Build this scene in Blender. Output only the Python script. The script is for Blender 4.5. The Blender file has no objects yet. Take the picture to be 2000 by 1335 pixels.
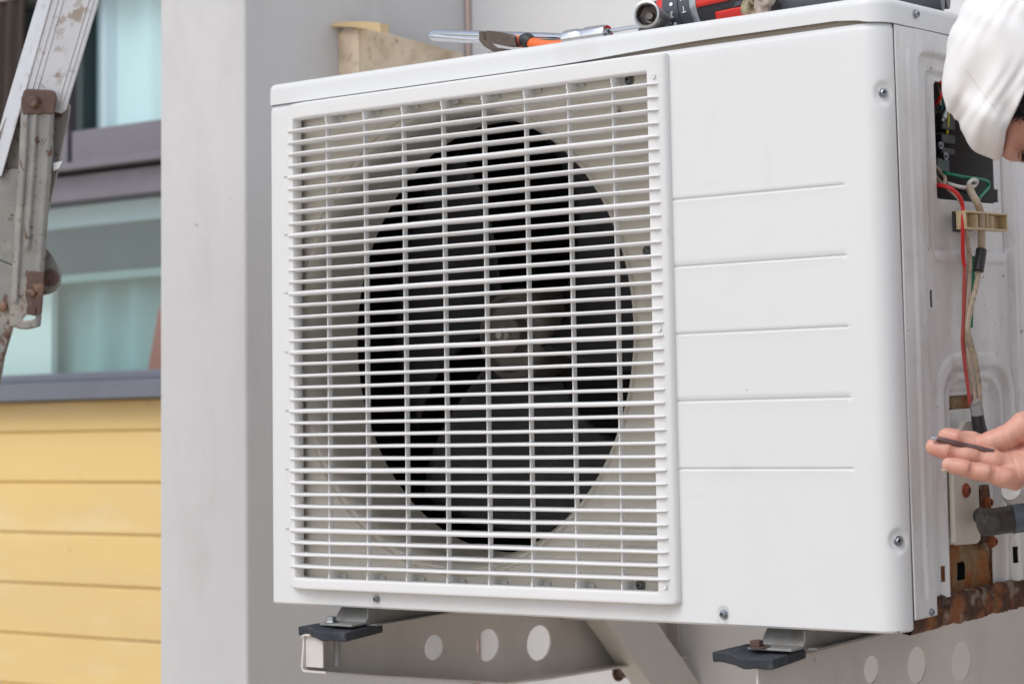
import bpy, bmesh, math, random
import numpy as np
from mathutils import Vector, Matrix
random.seed(7); np.random.seed(7)
SC = bpy.context.scene; COL = SC.collection
# ---------------------------------------------------------------- camera
RC = np.array([[0.8487368843, 0.5275628655, -0.0363747736], [-0.0811924200, 0.0620335726, -0.9947661166], [-0.5225452058, 0.8472480504, 0.0954842869]])
CP = np.array([1.77178485, -1.4813781, 0.23877259]); PX, PY, FP = 1836.905, 310.3765, 3955.647
cam = bpy.data.cameras.new('camera'); camo = bpy.data.objects.new('camera', cam); COL.objects.link(camo)
Mx = Matrix.Identity(4)
for i in range(3):
    Mx[i][0] = RC[0][i]; Mx[i][1] = -RC[1][i]; Mx[i][2] = -RC[2][i]; Mx[i][3] = CP[i]
camo.matrix_world = Mx
cam.sensor_width = 36; cam.lens = FP / 2000 * 36
cam.shift_x = (1000 - PX) / 2000; cam.shift_y = -(667.5 - PY) / 2000
cam.clip_start = 0.05; cam.clip_end = 500
cam.dof.use_dof = True; cam.dof.focus_distance = 1.95; cam.dof.aperture_fstop = 7.5
SC.camera = camo
# ---------------------------------------------------------------- world, sun, exposure
SUN_EL, SUN_AZ = math.radians(50), math.radians(190)      # azimuth clockwise from +y
w = bpy.data.worlds.new('World'); SC.world = w; w.use_nodes = True
nt = w.node_tree; bg = nt.nodes['Background']
sky = nt.nodes.new('ShaderNodeTexSky'); sky.sky_type = 'NISHITA'; sky.sun_disc = False
sky.sun_elevation = SUN_EL; sky.sun_rotation = SUN_AZ; sky.air_density = 1.0; sky.dust_density = 1.5; sky.ozone_density = 1.0
hs = nt.nodes.new('ShaderNodeHueSaturation'); hs.inputs['Saturation'].default_value = .54; nt.links.new(sky.outputs[0], hs.inputs['Color']); nt.links.new(hs.outputs[0], bg.inputs[0]); bg.inputs[1].default_value = 0.145
sl = bpy.data.lights.new('sun', 'SUN'); sl.energy = .95; sl.angle = math.radians(34); sl.color = (1, .997, .985)
so = bpy.data.objects.new('sun', sl); COL.objects.link(so)
sd = Vector((math.sin(SUN_AZ) * math.cos(SUN_EL), math.cos(SUN_AZ) * math.cos(SUN_EL), math.sin(SUN_EL)))
so.rotation_euler = sd.to_track_quat('Z', 'Y').to_euler(); so.location = (0, -3, 5)
SC.view_settings.view_transform = 'Standard'; SC.view_settings.look = 'None'; SC.view_settings.gamma = 1
SC.view_settings.exposure = 0.36
# ---------------------------------------------------------------- helpers
def ray(u, v): return RC.T @ np.array([u - PX, v - PY, FP])
def on(u, v, ax, val):                     # world point on the plane coord[ax] = val
    r = ray(u, v); return CP + r * ((val - CP[ax]) / r[ax])
def at(u, v, D): return CP + ray(u, v) * (D / FP)
def sp(u, v, x=.8): return on(u, v, 0, x)
def lin(h):
    h = h.lstrip('#'); c = [int(h[i:i + 2], 16) / 255 for i in (0, 2, 4)]
    return tuple(x / 12.92 if x <= .04045 else ((x + .055) / 1.055) ** 2.4 for x in c)
def mat(name, col, rough=.5, metal=0, noise=None, bump=None, dirt=None, streak=None, spec=.5, coat=0):
    """noise=(scale, amount) tone variation; bump=(scale, strength, dist); dirt = list of (scale, lo, hi, colour, stretch, rough)"""
    m = bpy.data.materials.new(name); m.use_nodes = True; n = m.node_tree; L = n.links
    b = n.nodes['Principled BSDF']; b.inputs['Roughness'].default_value = rough; b.inputs['Metallic'].default_value = metal
    b.inputs['Specular IOR Level'].default_value = spec; b.inputs['Coat Weight'].default_value = coat
    tc = n.nodes.new('ShaderNodeTexCoord')
    cur = n.nodes.new('ShaderNodeRGB'); cur.outputs[0].default_value = (*col, 1); out = cur.outputs[0]
    rv = n.nodes.new('ShaderNodeValue'); rv.outputs[0].default_value = rough; rout = rv.outputs[0]
    def tex(scale, stretch=(1, 1, 1), detail=6, seed=0):
        mp = n.nodes.new('ShaderNodeMapping'); mp.inputs['Scale'].default_value = stretch; mp.inputs['Location'].default_value = (seed, seed * .7, seed * 1.3)
        t = n.nodes.new('ShaderNodeTexNoise'); t.inputs['Scale'].default_value = scale; t.inputs['Detail'].default_value = detail; t.inputs['Roughness'].default_value = .6
        L.new(tc.outputs['Object'], mp.inputs[0]); L.new(mp.outputs[0], t.inputs[0]); return t.outputs[0]
    def mixc(f, a, c2):
        x = n.nodes.new('ShaderNodeMix'); x.data_type = 'RGBA'; L.new(f, x.inputs[0]); L.new(a, x.inputs[6]); x.inputs[7].default_value = (*c2, 1); return x.outputs[2]
    def rng(v, lo, hi, a=0., c=1.):
        r = n.nodes.new('ShaderNodeMapRange'); L.new(v, r.inputs[0]); r.inputs[1].default_value = lo; r.inputs[2].default_value = hi; r.inputs[3].default_value = a; r.inputs[4].default_value = c; return r.outputs[0]
    if noise:
        out = mixc(rng(tex(noise[0], seed=1), .3, .7, 0, noise[1]), out, tuple(c * .55 for c in col))
        x = n.nodes.new('ShaderNodeMath'); x.operation = 'ADD'; L.new(rout, x.inputs[0]); L.new(rng(tex(noise[0] * 3, seed=4), .3, .7, -.08, .1), x.inputs[1]); rout = x.outputs[0]
    for k, d in enumerate(dirt or []):
        sc, lo, hi, c2, st, amt = d
        out = mixc(rng(tex(sc, st, seed=3 + k * 2.1, detail=9), lo, hi, 0, amt), out, c2)
    if bump:
        bn = n.nodes.new('ShaderNodeBump'); bn.inputs['Strength'].default_value = bump[1]; bn.inputs['Distance'].default_value = bump[2]
        L.new(tex(bump[0], seed=9, detail=8), bn.inputs['Height']); L.new(bn.outputs[0], b.inputs['Normal'])
    L.new(out, b.inputs['Base Color']); L.new(rout, b.inputs['Roughness'])
    m['p'] = 1
    return m
def tag(o, label=None, cat=None, group=None, kind=None):
    for k, v in (('label', label), ('category', cat), ('group', group), ('kind', kind)):
        if v: o[k] = v
    return o
def empty(name, loc, label, cat, group=None):
    o = bpy.data.objects.new(name, None); COL.objects.link(o); o.location = loc; o.empty_display_size = .02
    bpy.context.view_layer.update()
    return tag(o, label, cat, group)
class MB:
    def __init__(s): s.v = []; s.f = []
    def add(s, v, f):
        k = len(s.v); s.v += [tuple(map(float, p)) for p in v]; s.f += [tuple(int(i) + k for i in q) for q in f]; return s
    def box(s, lo, hi, M=None):
        x0, y0, z0 = lo; x1, y1, z1 = hi
        v = [(x0, y0, z0), (x1, y0, z0), (x1, y1, z0), (x0, y1, z0), (x0, y0, z1), (x1, y0, z1), (x1, y1, z1), (x0, y1, z1)]
        if M is not None: v = [tuple(M @ Vector(p)) for p in v]
        return s.add(v, [(0, 3, 2, 1), (4, 5, 6, 7), (0, 1, 5, 4), (1, 2, 6, 5), (2, 3, 7, 6), (3, 0, 4, 7)])
    def loops(s, LL, closed=True, cap0=True, cap1=True):
        n = len(LL[0]); v = [p for l in LL for p in l]; f = []
        for i in range(len(LL) - 1):
            for j in range(n if closed else n - 1):
                a = i * n + j; b = i * n + (j + 1) % n; f.append((a, b, b + n, a + n))
        if cap0: f.append(tuple(range(n))[::-1])
        if cap1: f.append(tuple(range((len(LL) - 1) * n, len(LL) * n)))
        return s.add(v, f)
    def tube(s, pts, r, n=10, smooth=True, cap=True, sub=6):
        pts = [np.array(p, float) for p in pts]
        rr = list(r) if hasattr(r, '__len__') else [r] * len(pts)
        if smooth and len(pts) > 2:
            P = [2 * pts[0] - pts[1]] + pts + [2 * pts[-1] - pts[-2]]; q = []; r2 = []
            for i in range(1, len(P) - 2):
                for t in np.linspace(0, 1, sub, endpoint=False):
                    a, b, c, d = P[i - 1:i + 3]
                    q.append(.5 * (2 * b + (c - a) * t + (2 * a - 5 * b + 4 * c - d) * t * t + (3 * b - a - 3 * c + d) * t ** 3)); r2.append(rr[i - 1] * (1 - t) + rr[i] * t)
            q.append(pts[-1]); r2.append(rr[-1]); pts, rr = q, r2
        T = [pts[min(i + 1, len(pts) - 1)] - pts[max(i - 1, 0)] for i in range(len(pts))]
        T = [t / (np.linalg.norm(t) + 1e-12) for t in T]
        a = np.array([0, 0, 1.]) if abs(T[0][2]) < .9 else np.array([1., 0, 0])
        nrm = np.cross(T[0], a); nrm /= np.linalg.norm(nrm); LL = []
        for p, t, q in zip(pts, T, rr):
            nrm = nrm - t * (nrm @ t); nrm /= np.linalg.norm(nrm); bn = np.cross(t, nrm)
            LL.append([p + q * (math.cos(2 * math.pi * k / n) * nrm + math.sin(2 * math.pi * k / n) * bn) for k in range(n)])
        return s.loops(LL, True, cap, cap)
    def lathe(s, c, axis, prof, n=32, cap=True, a0=0):          # prof: (distance along axis, radius)
        c = np.array(c, float); t = np.array(axis, float); t /= np.linalg.norm(t)
        a = np.array([0, 0, 1.]) if abs(t[2]) < .9 else np.array([1., 0, 0])
        u = np.cross(t, a); u /= np.linalg.norm(u); w_ = np.cross(t, u)
        LL = [[c + t * d + r * (math.cos(a0 + 2 * math.pi * k / n) * u + math.sin(a0 + 2 * math.pi * k / n) * w_) for k in range(n)] for d, r in prof]
        return s.loops(LL, True, cap, cap)
    def prism(s, poly, vec):                                       # poly: 3-D points, vec: extrusion
        vec = np.array(vec, float); A = [np.array(p, float) for p in poly]; return s.loops([A, [p + vec for p in A]])
    def build(s, name, m, parent=None, bevel=0, smooth=True, seg=2, ang=35):
        me = bpy.data.meshes.new(name); me.from_pydata(s.v, [], s.f); me.update()
        bm = bmesh.new(); bm.from_mesh(me); bmesh.ops.recalc_face_normals(bm, faces=bm.faces); bm.to_mesh(me); bm.free()
        return link(name, me, m, parent, bevel, smooth, seg, ang)
def link(name, me, m, parent=None, bevel=0, smooth=True, seg=2, ang=35):
    o = bpy.data.objects.new(name, me); COL.objects.link(o); me.materials.append(m)
    if parent is not None:
        o.parent = parent; o.matrix_parent_inverse = Matrix.Translation(-Vector(parent.matrix_world.translation)) if parent.type == 'EMPTY' and parent.parent is None else parent.matrix_world.inverted()
    if bevel:
        b = o.modifiers.new('bevel', 'BEVEL'); b.width = bevel; b.segments = seg; b.limit_method = 'ANGLE'; b.angle_limit = math.radians(30); b.harden_normals = True
    if smooth:
        me.polygons.foreach_set('use_smooth', [True] * len(me.polygons)); me.update()
        try: me.set_sharp_from_angle(angle=math.radians(ang))
        except Exception: pass
    return o
def rrect(x0, z0, x1, z1, r, nc=8, ns=20):                          # rounded rectangle loop in (x, z), constant count
    if not hasattr(r, '__len__'): r = (r,) * 4                      # corner radii: bl, br, tr, tl
    cs = [((x0 + r[0], z0 + r[0]), 180, r[0]), ((x1 - r[1], z0 + r[1]), 270, r[1]), ((x1 - r[2], z1 - r[2]), 0, r[2]), ((x0 + r[3], z1 - r[3]), 90, r[3])]
    arcs = [[(c[0] + q * math.cos(math.radians(a + 90 * k / nc)), c[1] + q * math.sin(math.radians(a + 90 * k / nc))) for k in range(nc + 1)] for c, a, q in cs]
    out = []
    for i in range(4):
        out += arcs[i]; p = arcs[i][-1]; q = arcs[(i + 1) % 4][0]
        out += [(p[0] + (q[0] - p[0]) * k / (ns + 1), p[1] + (q[1] - p[1]) * k / (ns + 1)) for k in range(1, ns + 1)]
    return out
def grid_mesh(P, keep=None):                                        # P: (n, m, 3); keep: (n-1, m-1) mask
    n, m = P.shape[:2]; idx = np.arange(n * m).reshape(n, m)
    F = np.stack([idx[:-1, :-1], idx[1:, :-1], idx[1:, 1:], idx[:-1, 1:]], -1)
    F = F[keep] if keep is not None else F.reshape(-1, 4)
    used = np.unique(F); mp = np.full(n * m, -1); mp[used] = np.arange(len(used))
    me = bpy.data.meshes.new('g'); me.from_pydata(P.reshape(-1, 3)[used].tolist(), [], mp[F].tolist()); me.update(); return me
def sstep(a, b, x): t = np.clip((x - a) / (b - a), 0, 1); return t * t * (3 - 2 * t)
def surface_nets(f, lo, hi, h):
    ax = [np.arange(lo[i], hi[i] + h, h) for i in range(3)]
    G = np.stack(np.meshgrid(*ax, indexing='ij'), -1); V = f(G); n = V.shape
    ins = V < 0; c0 = (n[0] - 1, n[1] - 1, n[2] - 1)
    acc = np.zeros(c0 + (3,)); cnt = np.zeros(c0)
    offs = [(a, b, c) for a in (0, 1) for b in (0, 1) for c in (0, 1)]
    sl_ = lambda o: tuple(slice(o[i], o[i] + c0[i]) for i in range(3))
    for o1 in offs:
        for k in range(3):
            if o1[k] == 0:
                o2 = list(o1); o2[k] = 1; a = V[sl_(o1)]; b = V[sl_(o2)]; m = (a < 0) != (b < 0)
                t = np.where(m, a / np.where(m, a - b, 1), 0)
                for i in range(3):
                    acc[..., i] += np.where(m, o1[i] + (t if i == k else 0), 0)
                cnt += m
    act = cnt > 0; idx = np.full(c0, -1); idx[act] = np.arange(act.sum())
    cell = np.stack(np.nonzero(act), -1); P = (cell + acc[act] / cnt[act][:, None]) * h + np.array(lo)
    F = []
    for k in range(3):
        a = [slice(1, -1)] * 3; a[k] = slice(0, -1); b = [slice(1, -1)] * 3; b[k] = slice(1, None)
        e1, e2 = ins[tuple(a)], ins[tuple(b)]; m = e1 != e2
        I = np.stack(np.nonzero(m), -1); off = np.ones(3, int); off[k] = 0; I = I + off
        i1, i2 = (k + 1) % 3, (k + 2) % 3; d1 = np.zeros(3, int); d1[i1] = 1; d2 = np.zeros(3, int); d2[i2] = 1
        q = [idx[tuple((I - x).T)] for x in (d1 * 0, d1, d1 + d2, d2)]; Q = np.stack(q, -1)
        fl = e1[m]; Q[~fl] = Q[~fl][:, ::-1]; F.append(Q)
    return P, np.concatenate(F)
def cone(G, a, b, ra, rb):                                          # round cone distance
    a = np.array(a, float); b = np.array(b, float); d = b - a; t = np.clip(((G - a) @ d) / (d @ d), 0, 1)
    return np.linalg.norm(G - a - t[..., None] * d, axis=-1) - (ra + (rb - ra) * t)
def smin(a, b, k): h = np.clip(.5 + .5 * (b - a) / k, 0, 1); return b + (a - b) * h - k * h * (1 - h)
def ell(G, c, r, Rm=None):
    q = G - np.array(c)
    if Rm is not None: q = q @ Rm.T
    q = q / np.array(r); l = np.linalg.norm(q, axis=-1); return (l - 1) * min(r)
# ---------------------------------------------------------------- materials
DIRTB = lin('#8a7a66')
M_ = {}
M_['white'] = mat('cream white enamel', (.735, .74, .735), .38, noise=(3, .10), dirt=[(9, .56, .85, DIRTB, (1, 1, .25), .30), (18, .62, .8, (.5, .45, .38), (.4, 1, 1), .25), (90, .74, .77, (.3, .25, .2), (1, 1, 1), .6)])
M_['side'] = mat('side panel enamel', (.80, .80, .79), .42, noise=(5, .16), dirt=[(12, .50, .80, DIRTB, (1, 1, .3), .5), (50, .58, .75, (.4, .34, .27), (1, 1, .5), .35), (110, .665, .72, (.12, .07, .04), (1, 1, 1), .7)])
M_['plastic'] = mat('white grille plastic', (.77, .765, .755), .42, noise=(6, .06), dirt=[(40, .66, .8, DIRTB, (1, 1, 1), .25)])
M_['shroud'] = mat('dusty cream steel', (.80, .75, .665), .55, noise=(5, .12), dirt=[(25, .58, .85, DIRTB, (1, 1, .4), .35)])
M_['fan'] = mat('black fan plastic', (.018, .018, .022), .5, noise=(20, .5))
M_['fanhub'] = mat('dusty hub plastic', (.16, .135, .115), .45, noise=(30, .5))
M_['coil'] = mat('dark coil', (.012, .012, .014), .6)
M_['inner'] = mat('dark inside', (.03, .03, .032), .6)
M_['zinc'] = mat('zinc screw', (.42, .44, .47), .35, 1, noise=(300, .5))
M_['dullzinc'] = mat('dull grey screw', (.2, .2, .21), .5, .6, noise=(300, .5))
M_['rust'] = mat('heavy rust', (.11, .05, .028), .85, noise=(60, .9), bump=(160, 1, .004), dirt=[(38, .5, .62, (.33, .12, .04), (1, 1, 1), .85), (50, .55, .64, (.34, .29, .22), (1, 1, 1), .75), (30, .6, .7, (.05, .025, .018), (1, 1, 1), .8)])
M_['rustplate'] = mat('rusting plate', (.36, .25, .13), .7, noise=(40, .7), bump=(120, .8, .002), dirt=[(24, .42, .56, (.33, .11, .02), (1, 1, .7), .95), (36, .54, .64, (.07, .025, .015), (1, 1, 1), .8)])
M_['bracket'] = mat('painted bracket steel', (.66, .62, .57), .5, noise=(6, .25), bump=(200, .1, .0005), dirt=[(40, .67, .74, (.22, .11, .05), (1, 1, 1), .8), (8, .55, .8, (.3, .25, .2), (1, 1, .3), .4)])
M_['footm'] = mat('galvanised foot', (.33, .325, .31), .55, .3, noise=(50, .5), dirt=[(40, .6, .75, (.22, .12, .06), (1, 1, 1), .6)])
M_['rubber'] = mat('black rubber', (.035, .04, .05), .7, noise=(60, .6), bump=(150, .6, .002), dirt=[(60, .55, .75, (.12, .125, .14), (1, 1, 1), .6)])
M_['wall'] = mat('white rendered wall', (.74, .73, .725), .8, noise=(1.5, .08), bump=(60, .25, .002), dirt=[(4, .58, .9, (.5, .46, .42), (1, 1, .3), .25)])
M_['pillar'] = mat('grey painted render', (.66, .65, .64), .75, noise=(3, .16), bump=(40, .35, .003), dirt=[(5, .52, .78, (.40, .38, .37), (1, 1, .35), .5), (14, .6, .72, (.66, .65, .64), (1, 1, .6), .4), (60, .70, .73, (.25, .23, .22), (1, 1, 1), .6)])
M_['joint'] = mat('pink pipe plastic', (.6, .45, .4), .5)
M_['yellow'] = mat('yellow plank paint', (.80, .57, .23), .6, noise=(2, .10), bump=(30, .3, .003), dirt=[(3, .45, .8, (.56, .44, .28), (.3, 1, 3), .5), (9, .55, .75, (.80, .66, .42), (.4, 1, 1.5), .5), (45, .68, .74, (.4, .3, .18), (1, 1, 1), .5)])
M_['frame'] = mat('mauve aluminium frame', (.205, .185, .215), .4, .2, noise=(10, .2))
M_['sill'] = mat('blue grey sill', (.165, .175, .215), .5, noise=(14, .4), bump=(60, .3, .002))
M_['concrete'] = mat('concrete ground', (.52, .42, .33), .9, noise=(2, .3), bump=(30, .5, .01), dirt=[(1, .45, .7, (.40, .33, .27), (1, 1, 1), .6)])
M_['alu'] = mat('weathered aluminium', (.62, .62, .64), .5, .25, noise=(14, .3), bump=(90, .25, .001), dirt=[(34, .57, .63, (.27, .20, .14), (1, 1, 1), .8), (75, .58, .66, (.38, .35, .31), (1, 1, 1), .8)])
M_['steelg'] = mat('grey steel rusting', (.30, .295, .275), .55, .2, noise=(30, .5), bump=(120, .4, .001), dirt=[(55, .585, .64, (.12, .05, .03), (1, 1, .6), .9), (22, .54, .7, (.42, .38, .31), (1, 1, 1), .6), (120, .6, .66, (.09, .05, .04), (1, 1, 1), .8)])
M_['rustsmooth'] = mat('brown rusted steel', (.14, .085, .07), .5, .3, noise=(60, .6), dirt=[(50, .56, .66, (.34, .2, .12), (1, 1, 1), .7)])
M_['chrome'] = mat('chrome steel', (.72, .73, .75), .16, 1, noise=(40, .25))
M_['oldchrome'] = mat('worn chrome', (.66, .65, .63), .34, 1, noise=(120, .4), dirt=[(90, .6, .7, (.22, .15, .11), (1, 1, 1), .7)])
M_['jaw'] = mat('browned steel', (.15, .11, .09), .45, .7, noise=(120, .6), bump=(300, .4, .0005))
M_['orange'] = mat('orange grip', (.85, .16, .03), .45)
M_['black'] = mat('black plastic', (.03, .03, .033), .5, noise=(80, .4))
M_['greyp'] = mat('dark grey plastic', (.07, .075, .09), .45, noise=(80, .3))
M_['red'] = mat('red plastic', (.72, .03, .02), .4, noise=(60, .2))
M_['silver'] = mat('silver ring', (.35, .37, .4), .35, .8)
M_['ink'] = mat('white ink', (.8, .8, .8), .5)
M_['brass'] = mat('pale brass', (.6, .52, .33), .35, .9, noise=(90, .4))
M_['tan'] = mat('stained beige sheet', (.80, .66, .48), .6, noise=(12, .3), bump=(60, .3, .002), dirt=[(16, .46, .66, (.42, .29, .18), (1, 1, 1), .75), (90, .58, .68, (.25, .17, .11), (1, 1, 1), .6)])
M_['tanclean'] = mat('beige lip', (.74, .55, .30), .55, noise=(20, .3))
M_['clamp'] = mat('yellowed nylon', (.62, .5, .3), .4, noise=(40, .3), dirt=[(90, .6, .75, (.2, .12, .06), (1, 1, 1), .6)])
M_['wred'] = mat('red insulation', (.6, .02, .02), .35, noise=(40, .2))
M_['wredold'] = mat('dirty red insulation', (.48, .07, .06), .5, noise=(80, .5))
M_['wgreen'] = mat('green insulation', (.0, .2, .1), .35)
M_['wteal'] = mat('teal insulation', (.0, .22, .2), .35)
M_['wyel'] = mat('yellow insulation', (.6, .5, .02), .35)
M_['wcream'] = mat('cream insulation', (.52, .42, .31), .5, noise=(60, .5), dirt=[(160, .55, .66, (.12, .09, .07), (1, 1, 1), .7)])
M_['wwhite'] = mat('white insulation', (.7, .68, .65), .4)
M_['tapeg'] = mat('grey tape', (.34, .33, .32), .7, noise=(200, .4), bump=(300, .5, .0006))
M_['tape'] = mat('black tape', (.035, .036, .04), .4, noise=(60, .5), bump=(90, .6, .0015))
M_['valve'] = mat('dark brass valve', (.07, .065, .06), .5, .5, noise=(60, .5), bump=(120, .3, .0008))
M_['thread'] = mat('blue grey thread', (.3, .36, .42), .4, .8, noise=(150, .6))
M_['copper'] = mat('brown copper', (.3, .15, .08), .5, .7, noise=(80, .5))
M_['foam'] = mat('clear wrap', (.6, .6, .58), .35, noise=(80, .4), bump=(60, 1, .004))
M_['wplate'] = mat('dirty cream plate', (.62, .58, .5), .55, noise=(12, .25), dirt=[(20, .54, .8, (.36, .25, .14), (1, 1, .6), .6)])
M_['bit'] = mat('brown steel bit', (.22, .14, .135), .35, .8, noise=(100, .4))
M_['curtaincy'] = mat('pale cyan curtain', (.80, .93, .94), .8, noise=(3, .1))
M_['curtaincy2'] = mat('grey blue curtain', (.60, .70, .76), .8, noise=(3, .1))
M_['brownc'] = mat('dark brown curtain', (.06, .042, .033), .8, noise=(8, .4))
M_['teal1'] = mat('teal reflection sheet', (.34, .55, .58), .8, noise=(2.5, .5), dirt=[(4, .45, .7, (.42, .62, .54), (1, 1, .5), .7)])
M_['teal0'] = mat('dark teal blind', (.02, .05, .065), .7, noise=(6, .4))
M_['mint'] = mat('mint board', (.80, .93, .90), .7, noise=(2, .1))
M_['redc'] = mat('red cloth', (.35, .08, .07), .8)
M_['cloth'] = mat('white cotton', (.84, .825, .81), .9, noise=(8, .06), bump=(700, .35, .0006), dirt=[(12, .6, .85, (.75, .66, .6), (1, 1, 1), .3)])
M_['shirt'] = mat('blue work shirt', (.07, .12, .22), .9, noise=(12, .3), bump=(500, .4, .001))
M_['trousers'] = mat('dark trousers', (.04, .045, .06), .9, noise=(12, .3), bump=(300, .4, .001))
M_['hair'] = mat('black hair', (.012, .01, .012), .5, noise=(300, .5))
M_['thin'] = mat('stitch thread', (.45, .4, .37), .8)
M_['nail'] = mat('nail', (.62, .45, .36), .3)
def skin_mat():
    m = mat('skin', (.68, .35, .26), .46, noise=(16, .12), bump=(380, .45, .0010), dirt=[(30, .48, .68, (.62, .21, .16), (1, 1, 1), .55), (60, .55, .72, (.72, .50, .38), (1, 1, 1), .55), (220, .6, .7, (.5, .22, .16), (1, 1, 1), .35)])
    b = m.node_tree.nodes['Principled BSDF']; b.inputs['Subsurface Weight'].default_value = .15; b.inputs['Subsurface Radius'].default_value = (.008, .003, .0015); b.inputs['Subsurface Scale'].default_value = 1
    return m
M_['skin'] = skin_mat()
def glass_mat(name, tint, gloss=.1, rough=.02):
    m = bpy.data.materials.new(name); m.use_nodes = True; n = m.node_tree; n.nodes.clear()
    o = n.nodes.new('ShaderNodeOutputMaterial'); t = n.nodes.new('ShaderNodeBsdfTransparent'); g = n.nodes.new('ShaderNodeBsdfGlossy'); x = n.nodes.new('ShaderNodeMixShader')
    lw = n.nodes.new('ShaderNodeLayerWeight'); pw = n.nodes.new('ShaderNodeMath'); pw.operation = 'POWER'; pw.inputs[1].default_value = 3.5; n.links.new(lw.outputs[1], pw.inputs[0])
    fr = n.nodes.new('ShaderNodeMath'); fr.operation = 'MULTIPLY_ADD'; n.links.new(pw.outputs[0], fr.inputs[0]); fr.inputs[1].default_value = .6; fr.inputs[2].default_value = .07
    t.inputs[0].default_value = (*tint, 1); g.inputs['Roughness'].default_value = rough
    n.links.new(fr.outputs[0], x.inputs[0]); n.links.new(t.outputs[0], x.inputs[1]); n.links.new(g.outputs[0], x.inputs[2]); n.links.new(x.outputs[0], o.inputs[0]); return m
M_['glass'] = glass_mat('window glass', (.92, .97, .97))
GZ = -1.30
# ---------------------------------------------------------------- ground
b = MB(); b.add([(-60, -60, GZ), (60, -60, GZ), (60, 60, GZ), (-60, 60, GZ)], [(0, 1, 2, 3)])
tag(b.build('ground', M_['concrete'], smooth=False), kind='structure')
# ---------------------------------------------------------------- back wall and pillar
YW = .575; XC = float(on(923, 650, 1, YW)[0]); YP = float(on(480, 650, 0, XC)[1]); XPL = float(on(312, 650, 1, YP)[0])
b = MB(); b.box((XC + .001, YW, GZ), (5.0, YW + .2, 2.6))
tag(b.build('house_wall', M_['wall'], bevel=.003), 'smooth white rendered wall behind the air conditioner', 'wall')
b = MB()
prof = [(XPL, YP), (XC, YP), (XC, .9), (XPL, .9)]
b.loops([[(x, y, GZ) for x, y in prof], [(x, y, 2.6) for x, y in prof]])
tag(b.build('pillar', M_['pillar'], bevel=.004, seg=3), 'pale grey rendered pillar between the yellow siding and the air conditioner', 'pillar')
b = MB(); b.tube([(XC + .0045, YW - .005, z) for z in np.linspace(GZ, 2.5, 24)], .0034, 10, smooth=False)
tag(b.build('wall_pipe', M_['joint']), 'thin pink upright pipe in the corner where pillar meets white wall', 'pipe')
# ---------------------------------------------------------------- yellow building with windows
YB = .9
yb = empty('yellow_building', (-2.2, YB, GZ), 'yellow plank clad building with mauve framed windows left of the grey pillar', 'building')
b = MB(); pz = .1535 + .0942 * np.arange(-17, 2); pitch = .0942
top = .212; XL, XR = -4.5, -.8
zs_ = [z for z in pz if z < top]
for i, z0 in enumerate(zs_):
    z1 = min(z0 + pitch, top)
    pr = [(YB, z0 + .003), (YB + .0035, z0 - .001), (YB + .03, z0 - .001), (YB + .03, z1), (YB + .0085, z1 - .001), (YB + .0015, z1 - .003)]
    b.loops([[(XL, y, z) for y, z in pr], [(XR, y, z) for y, z in pr]])
b.build('plank_cladding', M_['yellow'], yb, bevel=.002)
b = MB(); b.box((XL, YB - .045, .212), (XR, YB + .05, .246)); b.box((XL, YB - .01, .246), (XR, YB + .05, .262))
b.build('window_sill', M_['sill'], yb, bevel=.003)
# frame: lower window head (.582-.637), ledge, sash etc.
b = MB(); b.box((XL, YB - .012, .582), (XR, YB + .06, .632)); b.box((XL, YB - .04, .637), (XR, YB + .06, .652)); b.build('transom', M_['frame'], yb, bevel=.003)
b = MB(); b.box((XL, YB + .015, .652), (-1.632, YB + .05, .720)); b.box((-1.622, YB - .005, .6525), (XR, YB + .035, .716))
b.box((-1.66, YB - .006, .652), (-1.634, YB + .055, 1.6)); b.box((-2.6, YB + .001, .652), (-2.57, YB + .056, 1.6)); b.build('window_frame', M_['frame'], yb, bevel=.002)
b = MB(); b.box((-1.622, YB + .003, .716), (-1.600, YB + .033, 1.6)); b.build('sash_stile', mat('black gasket', (.02, .035, .035), .4), yb, bevel=.001)
b = MB(); b.box((XL, YB - .03, .986), (XR, YB + .15, 1.2)); b.build('lintel', mat('pinkish lintel paint', (.52, .46, .44), .8, noise=(3, .1)), yb, bevel=.004)
for nm, lo, hi in (('upper_pane', (XL, YB + .02, .652), (XR, YB + .026, 1.0)), ('lower_pane', (XL, YB + .02, .246), (XR, YB + .026, .6))):
    b = MB(); b.box(lo, hi); b.build(nm, M_['glass'], yb, smooth=False)
b = MB(); b.box((XL, YB + .032, GZ), (XR, YB + .2, .2)); b.box((XL, 1.72, GZ), (XR, 1.8, 2.4)); b.box((XL, YB + .2, GZ), (XL + .1, 1.72, 2.4)); b.box((XR - .1, YB + .2, GZ), (XR, 1.72, 2.4)); b.box((XL, YB + .2, 1.2), (XR, 1.72, 1.26)); b.build('room_wall', mat('room paint', (.25, .3, .3), .9), yb, smooth=False)
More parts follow.
